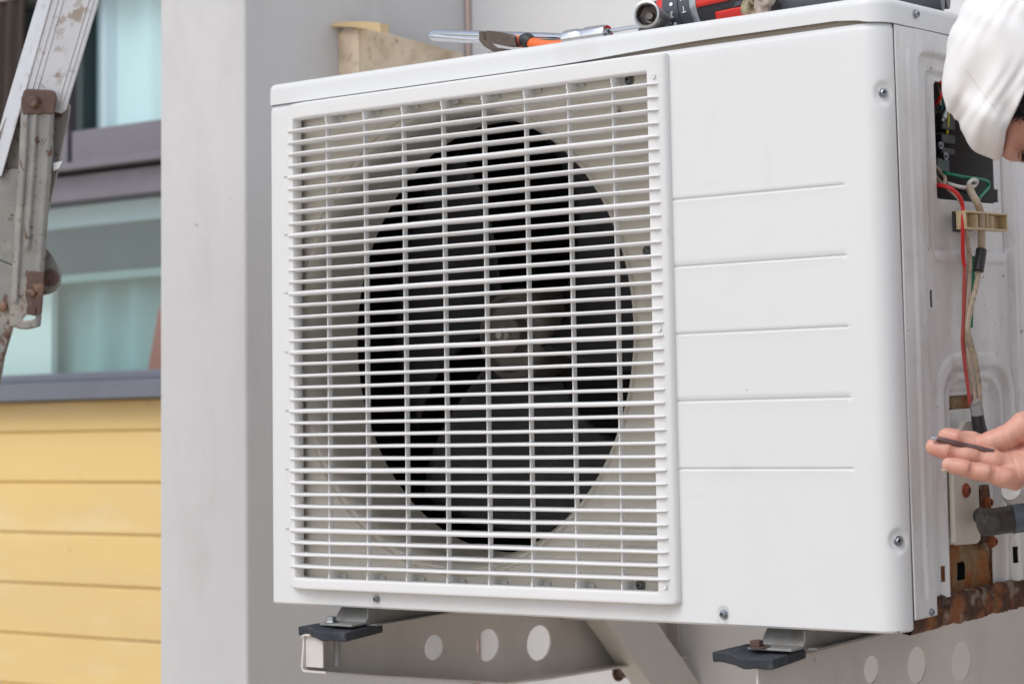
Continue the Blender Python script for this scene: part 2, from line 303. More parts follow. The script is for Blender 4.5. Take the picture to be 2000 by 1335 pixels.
# curtains behind the glass (real folds); the lower set is coloured as window reflections
def curtain(name, m, x0, x1, z0, z1, y, amp, per, label, th=.004, group=None, slope=0):
    n = max(8, int((x1 - x0) / per * 12)); xs = np.linspace(x0, x1, n)
    f = [y + amp * math.sin(2 * math.pi * x / per + .9 * math.sin(x * 23)) for x in xs]
    LL = [[(x + slope * (z - z0), q, z) for x, q in zip(xs, f)] + [(x + slope * (z - z0), q + th, z) for x, q in zip(xs[::-1], f[::-1])] for z in np.linspace(z0, z1, 6)]
    bb = MB(); bb.loops(LL); return tag(bb.build(name, m, ang=60), label, 'curtain', group)
ux = lambda u, y: on(u, 200, 1, y)[0]
lx = lambda u, y: on(u, 550, 1, y)[0]
YC = YB + .06
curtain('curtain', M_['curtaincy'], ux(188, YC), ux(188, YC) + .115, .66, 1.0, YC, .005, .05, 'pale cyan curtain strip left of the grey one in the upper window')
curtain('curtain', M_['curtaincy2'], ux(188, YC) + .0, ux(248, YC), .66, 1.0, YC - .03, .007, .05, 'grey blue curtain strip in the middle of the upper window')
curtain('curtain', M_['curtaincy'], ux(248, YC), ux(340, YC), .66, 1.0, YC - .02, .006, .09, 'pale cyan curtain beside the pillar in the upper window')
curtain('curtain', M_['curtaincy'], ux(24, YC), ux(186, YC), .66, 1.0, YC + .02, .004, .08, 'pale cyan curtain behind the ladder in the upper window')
o = curtain('shutter', M_['brownc'], ux(-160, YB), ux(36, YB - .03), .655, 1.3, YB - .022, .008, .035, 'dark brown ribbed shutter at the top left corner beyond the ladder', slope=.03); o['category'] = 'shutter'
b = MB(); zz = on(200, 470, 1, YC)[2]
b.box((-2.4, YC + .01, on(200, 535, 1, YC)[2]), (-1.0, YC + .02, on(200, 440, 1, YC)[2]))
tag(b.build('reflection_band', M_['teal0']), 'dark teal blind across the lower window', 'reflection')  # dark reflection in the glass, painted as a sheet behind it
b = MB(); zb_ = on(200, 540, 1, YC - .01)[2]; b.box((-2.4, YC - .016, zb_ - .008), (-1.0, YC - .002, zb_ + .008)); b.build('highlight_line', mat('dull teal highlight', (.22, .33, .33), .6), bpy.data.objects['reflection_band'], bevel=.002)  # highlight line below the dark band, put in as a coloured strip
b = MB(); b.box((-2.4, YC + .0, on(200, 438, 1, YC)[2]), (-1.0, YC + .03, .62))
tag(b.build('reflection_strip', M_['curtaincy2'], bevel=.004), 'pale teal blind box painted as reflected light at the head of the lower window', 'blind box')  # pale reflected strip, painted as a box inside the pane
b = MB(); b.box((lx(-40, YC), YC + .03, .2), (lx(74, YC), YC + .045, .50)); tag(b.build('gleam', M_['mint'], bevel=.002), 'pale mint board built as a reflection inside the lower window', 'gleam')  # bright reflected shape, painted as a panel behind the glass
curtain('curtain', M_['teal1'], lx(76, YC + .06), lx(330, YC + .06), .2, .5, YC + .06, .014, .14, 'teal reflection sheet set behind the lower window in place of mirrored light')  # teal reflections coloured onto folds behind the pane
b = MB(); b.prism([on(u, v, 1, YC - .02) for u, v in ((285, 745), (330, 745), (330, 560), (308, 610))], (0, .02, 0)); tag(b.build('red_cloth', M_['redc']), 'dull red cloth beside the pillar in the lower window', 'cloth')
# ---------------------------------------------------------------- air conditioner
W, D_, ZS, R_ = .80, .285, .533, .0226
ac = empty('air_conditioner', (.4, .14, 0), 'white outdoor air conditioner unit with louvred fan grille on wall brackets', 'air conditioner')
def wsign(a): return a
# front panel: heightfield over arc length s and z
RL = .007
flat = W - R_ - RL; arcL = RL * math.pi / 2; arcR = R_ * math.pi / 2
S_total = arcL + flat + arcR
def panel_pt(s, h):
    x = np.where(s < arcL, RL - RL * np.cos(s / RL), np.where(s < arcL + flat, RL + s - arcL, W - R_ + R_ * np.sin((s - arcL - flat) / R_)))
    y = np.where(s < arcL, RL - RL * np.sin(s / RL), np.where(s < arcL + flat, 0, R_ - R_ * np.cos((s - arcL - flat) / R_)))
    nx = np.where(s < arcL, -np.cos(s / RL), np.where(s < arcL + flat, 0, np.sin((s - arcL - flat) / R_)))
    ny = np.where(s < arcL, -np.sin(s / RL), np.where(s < arcL + flat, -1, -np.cos((s - arcL - flat) / R_)))
    return x + nx * h, y + ny * h
sx = lambda x: x - RL + arcL
GR = [.3915, .3288, .2658, .2037, .1415]
ss = set(np.round(np.linspace(0, S_total, 130), 5)); zz = set(np.round(np.linspace(0, ZS, 90), 5))
for g in GR:
    for d in (-.0022, -.0014, -.0007, 0, .0005, .0012): zz.add(round(g + d, 5))
for e in (.560, .7535, .7555, .7575): ss.add(round(sx(e), 5))
ang = lambda u: math.asin(min(1, (u - (W - R_)) / R_)) * R_
dimp = [(sx(.6087), .0103, .0075), (sx(.16), .0093, .006), (arcL + flat + .0215, .4700, .0095), (arcL + flat + .0215, .0785, .0095)]
for s0, z0, r0 in dimp:
    for d in np.linspace(-1.5, 1.5, 22): ss.add(round(s0 + d * r0, 5)); zz.add(round(max(0, z0 + d * r0), 5))
for e in (.047, .5455): ss.add(round(sx(e), 5))
for e in (.0285, .514): zz.add(e)
sa = np.array(sorted(v for v in ss if 0 <= v <= S_total)); za = np.array(sorted(v for v in zz if 0 <= v <= ZS))
Sg, Zg = np.meshgrid(sa, za, indexing='ij'); H = np.zeros_like(Sg)
for g in GR:
    inx = (Sg > sx(.556)) * (1 - sstep(sx(.7545), sx(.7572), Sg)); dz = Zg - g
    H -= inx * np.interp(dz, [-.0022, -.0007, 0, .0008], [0, .0015, .0015, 0])
    H += inx * np.interp(dz, [-.008, -.0022, -.0018], [0, .0003, 0])
for k, (s0, z0, r0) in enumerate(dimp):
    if k < 2: d = np.where(Zg > z0, np.hypot(Sg - s0, Zg - z0), np.abs(Sg - s0))
    else: d = np.hypot(Sg - s0, (Zg - z0) * .85)
    H -= (1 - sstep(r0 * .55, r0 * 1.15, d)) * (.0022 if k > 1 else .0014)
H += -.0012 * sstep(ZS - .002, ZS + .001, Zg) - .002 * (1 - sstep(0, .002, Zg))
H += .0006 * np.sin(Sg * 9) * np.sin(Zg * 7) * (Sg > sx(.58))
Xp, Yp = panel_pt(Sg, H); sc = (sa[:-1] + sa[1:]) / 2; zc = (za[:-1] + za[1:]) / 2
SG, ZG = np.meshgrid(sc, zc, indexing='ij')
keep = ~((SG > sx(.047)) & (SG < sx(.5455)) & (ZG > .0285) & (ZG < .514))
me = grid_mesh(np.stack([Xp, Yp, Zg], -1), keep); fp = link('front_panel', me, M_['white'], ac, ang=50)
sol = fp.modifiers.new('thick', 'SOLIDIFY'); sol.thickness = .0012; sol.offset = -1
# embossed slot ticks to the left of the grille
mt_ = mat('slot shade', (.45, .43, .4), .6)
for g in [.4541] + GR + [.079]: b = MB(); b.box((.0245, -.0006, g - .0008), (.0310, .001, g + .0008)); b.build('slot_tick', mt_, ac, smooth=False)
# top cover
def plan(inset, z, over=.0015, ramp=0):
    x0, x1, y0, y1 = -over + inset, W + over - inset, -over + inset, D_ + over - inset
    pts = rrect(x0, y0, x1, y1, [max(.002, .010 - inset), max(.003, .0235 - inset), max(.003, .02 - inset), max(.003, .02 - inset)], 8, 30)
    out = []
    for x, y in pts:
        dz = 0
        if ramp and y < .03: dz = ramp * float(sstep(.40, .62, x)) * float(1 - sstep(.765, .79, x))
        out.append((x, y, z + dz))
    return out
b = MB(); LL = [plan(.006, .5375, ramp=.003), plan(.0012, .5335, ramp=.0046), plan(.0, .5338, ramp=.0046), plan(0, .5362, ramp=.0030), plan(0, .5400), plan(0, .5488), plan(0, .5500), plan(.0006, .5528), plan(.0022, .5552), plan(.0045, .5566), plan(.008, .5571), plan(.011, .5570), plan(.0125, .5545), plan(.02, .5542)]
b.loops(LL, cap0=True, cap1=True); b.build('top_cover', M_['white'], ac, ang=50)
# neck under the cover (fills the gap)
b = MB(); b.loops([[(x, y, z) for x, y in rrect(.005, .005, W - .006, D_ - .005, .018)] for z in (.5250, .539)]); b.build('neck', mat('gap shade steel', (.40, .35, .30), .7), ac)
# left, back and bottom sheets
b = MB(); b.box((0, RL, .001), (.0012, D_, ZS)); b.box((0.002, D_ - .0012, .001), (W - .002, D_, ZS)); b.build('back_panel', M_['white'], ac, smooth=False)
b = MB(); b.box((.002, .006, .0005), (W - .006, D_ - .002, .002)); b.build('base_pan', M_['footm'], ac, smooth=False)
# ---- side service panel heightfield over y, z
ys = np.arange(R_ + .0005, D_ + .0001, .0013); zs2 = np.arange(.0008, ZS, .0014)
Yg, Zg = np.meshgrid(ys, zs2, indexing='ij'); H = np.zeros_like(Yg)
def sdbox(y, z, y0, y1, z0, z1, r):
    qy = np.abs(y - (y0 + y1) / 2) - (y1 - y0) / 2 + r; qz = np.abs(z - (z0 + z1) / 2) - (z1 - z0) / 2 + r
    return np.hypot(np.maximum(qy, 0), np.maximum(qz, 0)) + np.minimum(np.maximum(qy, qz), 0) - r
ridge = lambda d, w_, h: h * np.clip(1 - (d / w_) ** 2, 0, 1)
rd = np.hypot(Yg - .0437, np.maximum(np.maximum(.026 - Zg, Zg - .5085), 0)); H += ridge(rd, .0040, .0022)
H -= .0007 * (1 - sstep(0, .0010, Yg - R_))
d1 = sdbox(Yg, Zg, .0598, .2235, -.1, .5140, .013); H -= .0065 * (1 - sstep(-.0028, .0, d1))
H += ridge(np.hypot(Yg - .2305, 0), .0035, .0018)
Yr = Yg - .0105; d2 = sdbox(Yr, Zg, .0682, .214, .330, .5000, .011); H -= .0045 * (1 - sstep(-.003, .0, d2))
rim = sdbox(Yr, Zg, .0765, .2060, .322, .4940, .006); H += .0028 * (1 - sstep(-.0022, 0, rim))
# lower arch embossing
d3 = sdbox(Yr, Zg, .066, .212, -.2, .2385, .042); H += .0030 * (1 - sstep(-.003, 0, d3)) - .006 * (1 - sstep(-.016, -.011, d3))
d4 = sdbox(Yr, Zg, .0875, .190, -.2, .221, .03); H += .0030 * (1 - sstep(-.002, 0, d4)) - .0055 * (1 - sstep(-.009, -.005, d4))
d5 = sdbox(Yr, Zg, .0925, .180, -.2, .206, .004); H -= .002 * (1 - sstep(-.002, 0, d5))
H += .0009 * ridge(np.abs(Yr - .0755), .0022, 1) * (Zg < .2)
H += .0004 * np.sin(Yg * 60 + Zg * 18)
yc = (ys[:-1] + ys[1:]) / 2; zc = (zs2[:-1] + zs2[1:]) / 2; YG, ZG = np.meshgrid(yc, zc, indexing='ij'); Y0 = YG; YG = YG - .0105
cut = (sdbox(YG, ZG, .0868, .1925, .3800, .4890, .004) < 0) | ((YG > .0868) & (YG < .160) & (ZG > .37) & (ZG < .385) & (ZG > .3865 - .03 * (YG - .087)))
cut |= (YG > .19) & (YG < .1985) & (ZG > .381) & (ZG < .394)
cut |= (YG > .0655) & (YG < .0700) & (ZG > .2804) & (ZG < .2965)
cut |= (YG > .0672) & (YG < .0712) & (ZG > .0365) & (ZG < .0505)
cut |= (YG > .1985) & (YG < .2020) & (ZG > .038) & (ZG < .0535)
cut |= (ZG < .0215) & (Y0 > .0595)
cut |= (ZG < .0668) & (YG > .0868) & (YG < .1722)
cut |= (ZG < .009) | ((sdbox(YG, ZG, .089, .165, .187, .199, .004) < 0) & (ZG > .187) & (np.abs(YG - .127) < .037 - (ZG - .187) * .9))
cut |= (np.hypot(YG - .1395, ZG - .143) < .0255) & (ZG > .128)
me = grid_mesh(np.stack([W + H, Yg, Zg], -1), ~cut); spn = link('side_panel', me, M_['side'], ac, ang=60)
sol = spn.modifiers.new('thick', 'SOLIDIFY'); sol.thickness = .0012; sol.offset = 1
# inside: dark compartment box behind the service opening
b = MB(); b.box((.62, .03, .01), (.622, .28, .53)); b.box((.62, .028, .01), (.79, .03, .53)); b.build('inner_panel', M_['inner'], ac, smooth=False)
# rust seen through the arch window and lower cut
b = MB()
n = 60; yy = np.linspace(.07, .20, n); zz_ = np.linspace(.004, .22, 80); A, B = np.meshgrid(yy, zz_, indexing='ij')
nz = .0012 * (np.sin(A * 900 + B * 300) * np.sin(B * 700) + np.random.rand(*A.shape))
cutp = ((A[:-1, :-1] > .122) & (A[:-1, :-1] < .134) & (B[:-1, :-1] > .030) & (B[:-1, :-1] < .046))
link('rusted_plate', grid_mesh(np.stack([np.full_like(A, .7835) + nz, A, B], -1), ~cutp), M_['rustplate'], ac)
# rusty base edge: lumpy strip
yy = np.linspace(.0235, .26, 150); prof = [(.796, .024), (.7995, .022), (.8005, .0155), (.8012, .008), (.8006, .0), (.7975, -.004), (.790, -.003), (.786, .0)]
P = np.zeros((len(yy), len(prof), 3)); rg = np.random.RandomState(3)
r1 = np.convolve(rg.randn(200), np.ones(7) / 7, 'same')[:150]; r2 = np.convolve(rg.randn(200), np.ones(3) / 3, 'same')[:150]
for i, y in enumerate(yy):
    fade = float(sstep(.03, .075, np.array(y)))
    for j, (x, z) in enumerate(prof):
        P[i, j] = (x - .0025 + .0012 * fade * (r2[i] * math.sin(j * 2.1) + rg.randn() * .3), y, z * (1 if j > 1 else .55 + .45 * fade) - (.0012 * r1[i] * fade if j > 3 else -.001 * r2[i] * fade))
link('rusted_base_edge', grid_mesh(P), M_['rust'], ac, ang=80)
# ---- grille
GY = -.012
def bulge(x): return .0085 * (1 - min(1, max(0, (x - .034) / .040))) ** 2 + .007 * (max(0, (x - .543) / .0175)) ** 2
def gl(x0, z0, x1, z1, r, y, ns=40): return [(x, y + bulge(x), z) for x, z in rrect(x0, z0, x1, z1, r, 8, ns)]
gx0, gx1, gz0, gz1 = .0322, .5608, .0176, .5308
ix0, ix1, iz0, iz1 = .0475, .5425, .0292, .5138
rr = (.010, .004, .003, .010)
b = MB()
b.loops([gl(gx0, gz0, gx1, gz1, rr, -.0005), gl(gx0, gz0, gx1, gz1, rr, GY + .0022), gl(gx0 + .0006, gz0 + .0006, gx1 - .0006, gz1 - .0006, rr, GY + .0006), gl(gx0 + .002, gz0 + .002, gx1 - .002, gz1 - .002, rr, GY), gl(gx0 + .0032, gz0 + .0032, gx1 - .0032, gz1 - .0032, rr, GY), gl(ix0 - .0022, iz0 - .0022, ix1 + .0022, iz1 + .0022, .003, GY),
         gl(ix0 - .0006, iz0 - .0006, ix1 + .0006, iz1 + .0006, .002, GY + .0001), gl(ix0, iz0, ix1, iz1, .0018, GY + .0008), gl(ix0 + .0004, iz0 + .0004, ix1 - .0004, iz1 - .0004, .0018, .0)], cap0=False, cap1=False)
b.build('grille_frame', M_['plastic'], ac, ang=50)
# slats: 38, every fifth one thicker
zT = [.4513 - .06215 * k for k in range(7)]; zsl = []
for k in range(38):
    q = (k - 4) / 5; zsl.append(.4513 - .01243 * (k - 4))
def slat(bb, z, tf, tb, y0=GY - .0022, y1=.0025):
    xs = np.concatenate([[.0366, .0400, .0440], np.linspace(.0475, .5425, 46), [.546, .5515, .5538]]); LL = []
    for x in xs:
        e = 1 if ix0 <= x <= ix1 else 0
        ya = y0 + bulge(x) + (0.0016 if (x < .038 or x > .5535) else 0)
        yb = (y1 if e else GY + .002 + bulge(x)); t = tf if e else tf * .62
        if x < .038 or x > .553: t *= .6
        dp = yb - ya; wob = .0003 * .4 * math.sin(x * 40 + z * 300)
        for_ = tb if e else t
        LL.append([(x, ya, z - t * .28 + wob), (x, ya - .0004, z + wob), (x, ya, z + t * .28 + wob), (x, ya + .0012, z + t * .5 + wob), (x, yb, z + for_ * .5 + wob), (x, yb, z - for_ * .5 + wob), (x, ya + .0012, z - t * .5 + wob)])
    bb.loops(LL)
for k, z in enumerate(zsl):
    bb = MB(); th = (k - 4) % 5 == 0; slat(bb, z, .0043 if th else .0030, .0050 if th else .0038); bb.build('slat', M_['plastic'], ac, ang=40)
for i in range(8):
    x = .0985 + .0567 * i; b = MB(); b.box((x - .0008, GY + .0050, iz0 - .001), (x + .0008, -.0012, iz1 + .001))
    b.box((x - .0009, GY + .004, iz1 - .0065), (x + .0009, .008, iz1 + .0005)); b.box((x + .001, .0075, iz1 - .0030), (x + .009, .0085, iz1 + .012))
    b.box((x - .0009, GY + .004, iz0 - .0005), (x + .0009, .008, iz0 + .0065)); b.box((x + .001, .0075, iz0 - .012), (x + .009, .0085, iz0 + .0030))
    b.build('rib', M_['plastic'], ac, bevel=.0004)
for z in (zsl[0] + .0075, (zsl[18] + zsl[19]) / 2, zsl[-1] - .0065):
    b = MB(); b.lathe((.5495, GY + .0004 + bulge(.5495), z), (0, -1, 0), [(0, .0026), (.0006, .0024), (.0006, .0014), (.0001, .0012)], 20)
    b.build('moulding_mark', M_['plastic'], ac)
# ---- shroud behind the grille, square plate with a bell-mouth ring
CX, CZ, RT = .2685, .2745, .2235
n = 256
def ring(r, y): return [(CX + r * math.cos(2 * math.pi * k / n), y, CZ + r * math.sin(2 * math.pi * k / n)) for k in range(n)]
def sq(y):
    out = []
    for k in range(n):
        a = 2 * math.pi * k / n; c, s = math.cos(a), math.sin(a)
        tx = ((.5485 - CX) if c > 0 else (CX - .026)) / max(abs(c), 1e-6); tz = ((.5185 - CZ) if s > 0 else (CZ - .024)) / max(abs(s), 1e-6); t = min(tx, tz)
        out.append((CX + c * t, y, CZ + s * t))
    return out
b = MB(); b.loops([sq(.002), sq(.0095), ring(.2405, .0105), ring(.2392, .0130), ring(.2365, .0130), ring(.2350, .0105), ring(.2325, .0108), ring(.2295, .0140), ring(.2260, .0200), ring(.2240, .0300), ring(.2235, .082)], cap0=False, cap1=False)
b.build('fan_shroud', M_['shroud'], ac, ang=30)
for z0, z1, xa in ((.036, .042, .455), (.047, .056, .452), (.062, .070, .450), (.078, .086, .462)): b = MB(); b.lathe((xa, .011, (z0 + z1) / 2), (1, 0, 0), [(0, .0015), (.002, .0036), (.084, .0036), (.086, .001)], 16); b.build('moulded_boss', M_['shroud'], ac)
b = MB(); b.lathe((.478, .012, .482), (1, -.3, 0), [(0, .005), (.014, .005), (.014, .0022), (.010, .002)], 20)
b.build('moulded_boss', M_['shroud'], ac)
# coil and inner darkness
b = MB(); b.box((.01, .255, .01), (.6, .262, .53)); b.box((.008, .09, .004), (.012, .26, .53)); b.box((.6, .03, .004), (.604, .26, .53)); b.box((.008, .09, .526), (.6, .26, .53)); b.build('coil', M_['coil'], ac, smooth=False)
# fan: hub, blades
fan = MB(); fan.lathe((CX, .150, CZ), (0, -1, 0), [(0, .046), (.045, .050), (.056, .049), (.062, .045), (.064, .040), (.058, .037), (.058, .022), (.070, .020), (.072, .017)], 48)
fo = fan.build('fan_hub', M_['fanhub'], ac)
b = MB(); b.lathe((CX, .082, CZ), (0, -1, 0), [(0, .0095), (.006, .0095), (.008, .0080), (.008, .0050), (.012, .0048), (.013, .004)], 6); b.build('fan_bolt', mat('dusty bolt', (.5, .46, .40), .5, .3), ac, bevel=.0006)
for q in range(3):
    a0 = 2 * math.pi * q / 3 + .35; nr, na = 18, 26; P = np.zeros((nr, na, 3))
    for i in range(nr):
        t = i / (nr - 1); r = .046 + t * .166
        for j in range(na):
            s = j / (na - 1); a = a0 + (s - .5) * (1.25 + .45 * t) + .35 * t * t
            P[i, j] = (CX + r * math.cos(a), .112 + (s - .5) * (.055 - .012 * t) + .006 * math.sin(math.pi * s), CZ + r * math.sin(a))
    o = link('fan_blade', grid_mesh(P), M_['fan'], ac); sm = o.modifiers.new('t', 'SOLIDIFY'); sm.thickness = .002
# ---- screws
def hexscrew(c, axis, r, m, parent, cross=True, hexa=True, name='screw', fl=1.35):
    bb = MB(); ax = np.array(axis, float); ax /= np.linalg.norm(ax)
    bb.lathe(c, ax, [(-.002, r * fl), (.0007, r * fl), (.0011, r * fl * .93)], 28)
    bb.lathe(np.array(c) + ax * .0008, ax, [(0, r), (r * .75, r), (r * .92, r * .8), (r * .92, r * .62), (r * .55, r * .5)] if hexa else [(0, r), (r * .35, r * .95), (r * .6, r * .62), (r * .6, r * .3)], 6 if hexa else 24)
    a = np.array([0, 0, 1.]); u = np.cross(ax, a); u /= np.linalg.norm(u); w2 = np.cross(u, ax)
    o = bb.build(name, m, parent, bevel=.00015, ang=30)
    b2 = MB(); h = r * (.56 if hexa else .605)
    for p, q in ((u, w2), (w2, u)):
        cc = np.array(c) + ax * (.0008 + h); l = r * .5; t = r * .11
        v = [cc + p * i * l + q * j * t + ax * k for k in (-.0001, .00025 if not hexa else .0004) for i, j in ((-1, -1), (1, -1), (1, 1), (-1, 1))]
        b2.add(v, [(0, 3, 2, 1), (4, 5, 6, 7), (0, 1, 5, 4), (1, 2, 6, 5), (2, 3, 7, 6), (3, 0, 4, 7)])
    b2.build('cross_slot', M_['coil'], o, smooth=False); return o
hexscrew((.6087, .0008, .0103), (.05, -1, .05), .0033, M_['zinc'], ac)
hexscrew((.1600, .0006, .0098), (0, -1, .0), .0028, M_['zinc'], ac)
for z in (.4705, .0785):
    th = .0215 / R_; p = np.array([W - R_ + (R_ - .002) * math.sin(th), R_ - (R_ - .002) * math.cos(th), z]); hexscrew(p, (math.sin(th), -math.cos(th), 0), .0033, M_['zinc'], ac)
hexscrew((.8015, .0572, .5460), (1, 0, 0), .0033, M_['zinc'], ac); hexscrew((W + .0002, .0494, .0127), (1, 0, 0), .0030, M_['zinc'], ac)
for (u, v) in ((1229, 156), (583, 243), (587, 1118), (1251, 1142)): 
    hexscrew(on(u, v, 1, .009), (0, -1, 0), .0041, M_['dullzinc'], ac, hexa=False)
hexscrew(on(1263, 490, 1, .008), (0, -1, 0), .0036, M_['dullzinc'], ac, hexa=False)
# ---- service opening contents
def wire(name, m, pts, r, parent, x=.8, n=10, sub=6):
    bb = MB(); bb.tube([on(p[0], p[1], 0, p[2] if len(p) > 2 else x) for p in pts], r, n, sub=sub); return bb.build(name, m, parent)
wire('wire', M_['wred'], [(1815, 162, .775), (1832, 158, .79), (1842, 170, .795), (1838, 188, .795), (1826, 204, .78)], .0016, ac)
wire('wire', M_['wcream'], [(1828, 160, .77), (1836, 180, .775), (1836, 205, .77)], .0014, ac)
wire('wire', M_['wteal'], [(1835, 165, .76), (1842, 185, .765), (1838, 215, .76)], .0014, ac)
wire('wire', M_['wteal'], [(1862, 165, .775), (1858, 190, .78), (1850, 210, .785)], .0019, ac)
wire('wire', M_['wyel'], [(1850, 205, .77), (1852, 235, .775), (1848, 270, .77)], .0014, ac)
wire('wire', M_['wteal'], [(1846, 212, .767), (1849, 240, .772), (1844, 276, .767)], .0013, ac)
b = MB(); b.lathe(on(1848, 214, 0, .787), on(1838, 242, 0, .789) - on(1848, 214, 0, .787), [(0, .0018), (.006, .0022), (.007, .0032), (.013, .0034), (.0135, .002), (.017, .002)], 12); b.build('spade_connector', M_['zinc'], ac)
b = MB()
for v0, v1 in ((222, 258), (262, 285), (288, 306)):
    p, q = on(1822, v0, 0, .765), on(1850, v1, 0, .765); b.box((.748, p[1], q[2]), (.775, q[1], p[2]))
b.build('terminal_block', M_['black'], ac, bevel=.002)
b = MB(); p, q = on(1824, 308, 0, .76), on(1849, 345, 0, .76); b.box((.757, p[1], q[2]), (.764, q[1], p[2])); b.build('terminal_bracket', mat('grey green steel', (.12, .15, .15), .5, .4), ac, bevel=.001)
hexscrew(on(1846, 305, 0, .776), (1, 0, 0), .0026, M_['zinc'], ac); hexscrew(on(1836, 284, 0, .776), (1, 0, 0), .0026, M_['zinc'], ac)
b = MB(); b.tube([(.70, .135, .3), (.70, .135, .5)], .009, 20); b.build('refrigerant_pipe', mat('dark copper', (.09, .05, .045), .4, .7), ac)
b = MB(); b.tube([(.69, .162, .3), (.69, .162, .5)], .006, 20); b.build('refrigerant_pipe', M_['fan'], ac)
wire('green_wire', M_['wgreen'], [(1822, 332, .76), (1848, 338, .79), (1880, 345, .797), (1908, 349, .80), (1928, 354, .80), (1931, 365, .80), (1920, 378, .803), (1912, 390, .804), (1914, 412, .803), (1920, 430, .803)], .0016, ac)
wire('wire', M_['wcream'], [(1822, 318, .77), (1840, 340, .785), (1846, 348, .79), (1842, 360, .79), (1828, 345, .78), (1822, 330, .77)], .0017, ac)
wire('wire', M_['wwhite'], [(1845, 356, .785), (1870, 364, .797), (1888, 366, .80), (1893, 357, .802), (1900, 351, .803), (1908, 354, .802), (1904, 362, .80), (1895, 366, .801)], .0019, ac)
wire('wire', M_['black'], [(1850, 358, .78), (1872, 366, .79), (1892, 374, .797)], .0028, ac)
wire('wire', M_['wcream'], [(1822, 352, .78), (1845, 366, .79), (1866, 382, .803), (1878, 400, .807), (1884, 425, .806), (1886, 460, .806)], .0013, ac)
# clamp plate and clamp
b = MB(); p0, p1 = on(1824, 402, 0, .8045), on(1957, 498, 0, .8045)
b.box((.7905, .0960, .327), (.7932, .2110, .3705)); b.box((.7907, .112, .3700), (.7930, .190, .3775)); b.build('clamp_plate', M_['side'], ac, bevel=.002)
b = MB(); b.box((.7934, .128, .352), (.8052, .150, .3670)); b.box((.8020, .1065, .3495), (.8052, .118, .3685)); b.build('clamp_gasket', M_['black'], ac, bevel=.001)
b = MB(); cy0, cy1, cz0, cz1 = .1085, .1855, .3515, .3685
b.box((.8050, cy0, cz0), (.8165, cy1, cz0 + .0018)); b.box((.8050, cy0, cz1 - .0018), (.8165, cy1, cz1)); b.box((.8055, cy0, cz0 + .0018), (.8072, cy1, cz1 - .0018))
b.box((.8072, cy0, cz0 + .0018), (.8160, cy0 + .0016, cz1 - .0018)); b.box((.8072, cy1 - .0016, cz0 + .0018), (.8160, cy1, cz1 - .0018)); b.box((.8072, .1475, cz0 + .0018), (.8162, .1495, cz1 - .0018))
b.lathe((.8072, .134, (cz0 + cz1) / 2 - .0065), (0, 0, 1), [(0, .006), (.013, .006)], 20); b.lathe((.8072, .1625, (cz0 + cz1) / 2 - .0065), (0, 0, 1), [(0, .0062), (.013, .0062)], 20)
b.lathe((.8072, .1150, .360), (1, 0, 0), [(0, .003), (.004, .003), (.004, .0015), (.001, .0014)], 16); b.build('cable_clamp', M_['clamp'], ac, bevel=.0005)
XW = .812
wire('red_wire', M_['wred'], [(1822, 364, .785), (1838, 362, .797), (1858, 369, .807), (1873, 383, .812), (1880, 400, .812), (1880.5, 420, XW), (1880.5, 450, XW), (1881, 500, .808), (1884, 520, .808)], .0020, ac)
wire('red_wire', M_['wredold'], [(1884, 519, .808), (1883, 560, .807), (1882, 620, .806), (1880, 660, .806), (1883, 700, .806), (1890, 750, .807), (1895, 790, .808)], .0018, ac)
wire('cable', M_['wcream'], [(1893, 364, .802), (1898, 378, .806), (1908, 395, .812), (1915, 415, XW), (1917, 450, XW), (1917, 490, .810)], .0036, ac)
wire('cable', M_['wcream'], [(1886, 446, XW), (1891, 480, .808), (1894, 510, .808), (1891, 560, .808), (1887, 605, .807), (1886, 650, .807), (1892, 700, .808), (1900, 750, .808), (1905, 788, .809)], .0023, ac)
wire('cable', M_['wcream'], [(1913, 520, .809), (1906, 560, .811), (1896, 600, .812), (1890, 640, .812), (1896, 670, .812), (1904, 700, .812), (1911, 745, .811), (1914, 788, .810)], .0027, ac)
wire('green_wire', M_['wgreen'], [(1902, 500, .800), (1900, 560, .800), (1898, 600, .800), (1897, 640, .799)], .0016, ac)
wire('tape_wrap', M_['tape'], [(1917, 487, .811), (1914.5, 505, .811), (1911, 529, .811)], .0052, ac, n=14)
wire('tape_wrap', M_['tapeg'], [(1903, 783, .811), (1906, 792, .811), (1910, 812, .812)], [.0048, .0058, .0062], ac, n=14)
wire('tape_wrap', M_['tape'], [(1909, 810, .812), (1912, 830, .812), (1917, 850, .811), (1925, 880, .806), (1930, 915, .800)], [.0060, .0064, .0066, .006, .006], ac, n=14)
# lower service area: cream cover plate, rusty screw, valve
b = MB(); pl = [on(u, v, 0, .8035) for u, v in ((1862, 905), (1866, 1060), (1872, 1064), (1910, 1061), (1917, 1054), (1912, 930), (1911, 845), (1900, 818), (1885, 822), (1870, 850))]
b.prism(pl, (-.006, 0, 0)); b.build('valve_cover_plate', M_['wplate'], ac, bevel=.002)
hexscrew(on(1887, 957, 0, .8040), (1, 0, 0), .0048, mat('rusted screw', (.30, .07, .03), .7, .2, noise=(200, .6)), ac, hexa=False)
b = MB(); a_ = on(1918, 1030, 0, .815); b.prism([on(u, v, 0, .796) for u, v in ((1914, 950), (1932, 945), (1938, 1000), (1945, 1060), (1932, 1075), (1917, 1060))], (-.006, 0, 0)); b.build('valve_mount', M_['rust'], ac, bevel=.001)
for (u, v) in ((1929, 981), (1938, 1057)):
    hexscrew(on(u, v, 0, .7975), (1, 0, 0), .0042, mat('rusty bolt', (.33, .10, .035), .7, .2, noise=(200, .6)), ac)
v0 = np.array(on(1912, 1022, 0, .842)); v1 = np.array(on(1998, 1010, 0, .870)); dv = v1 - v0; Lv = np.linalg.norm(dv)
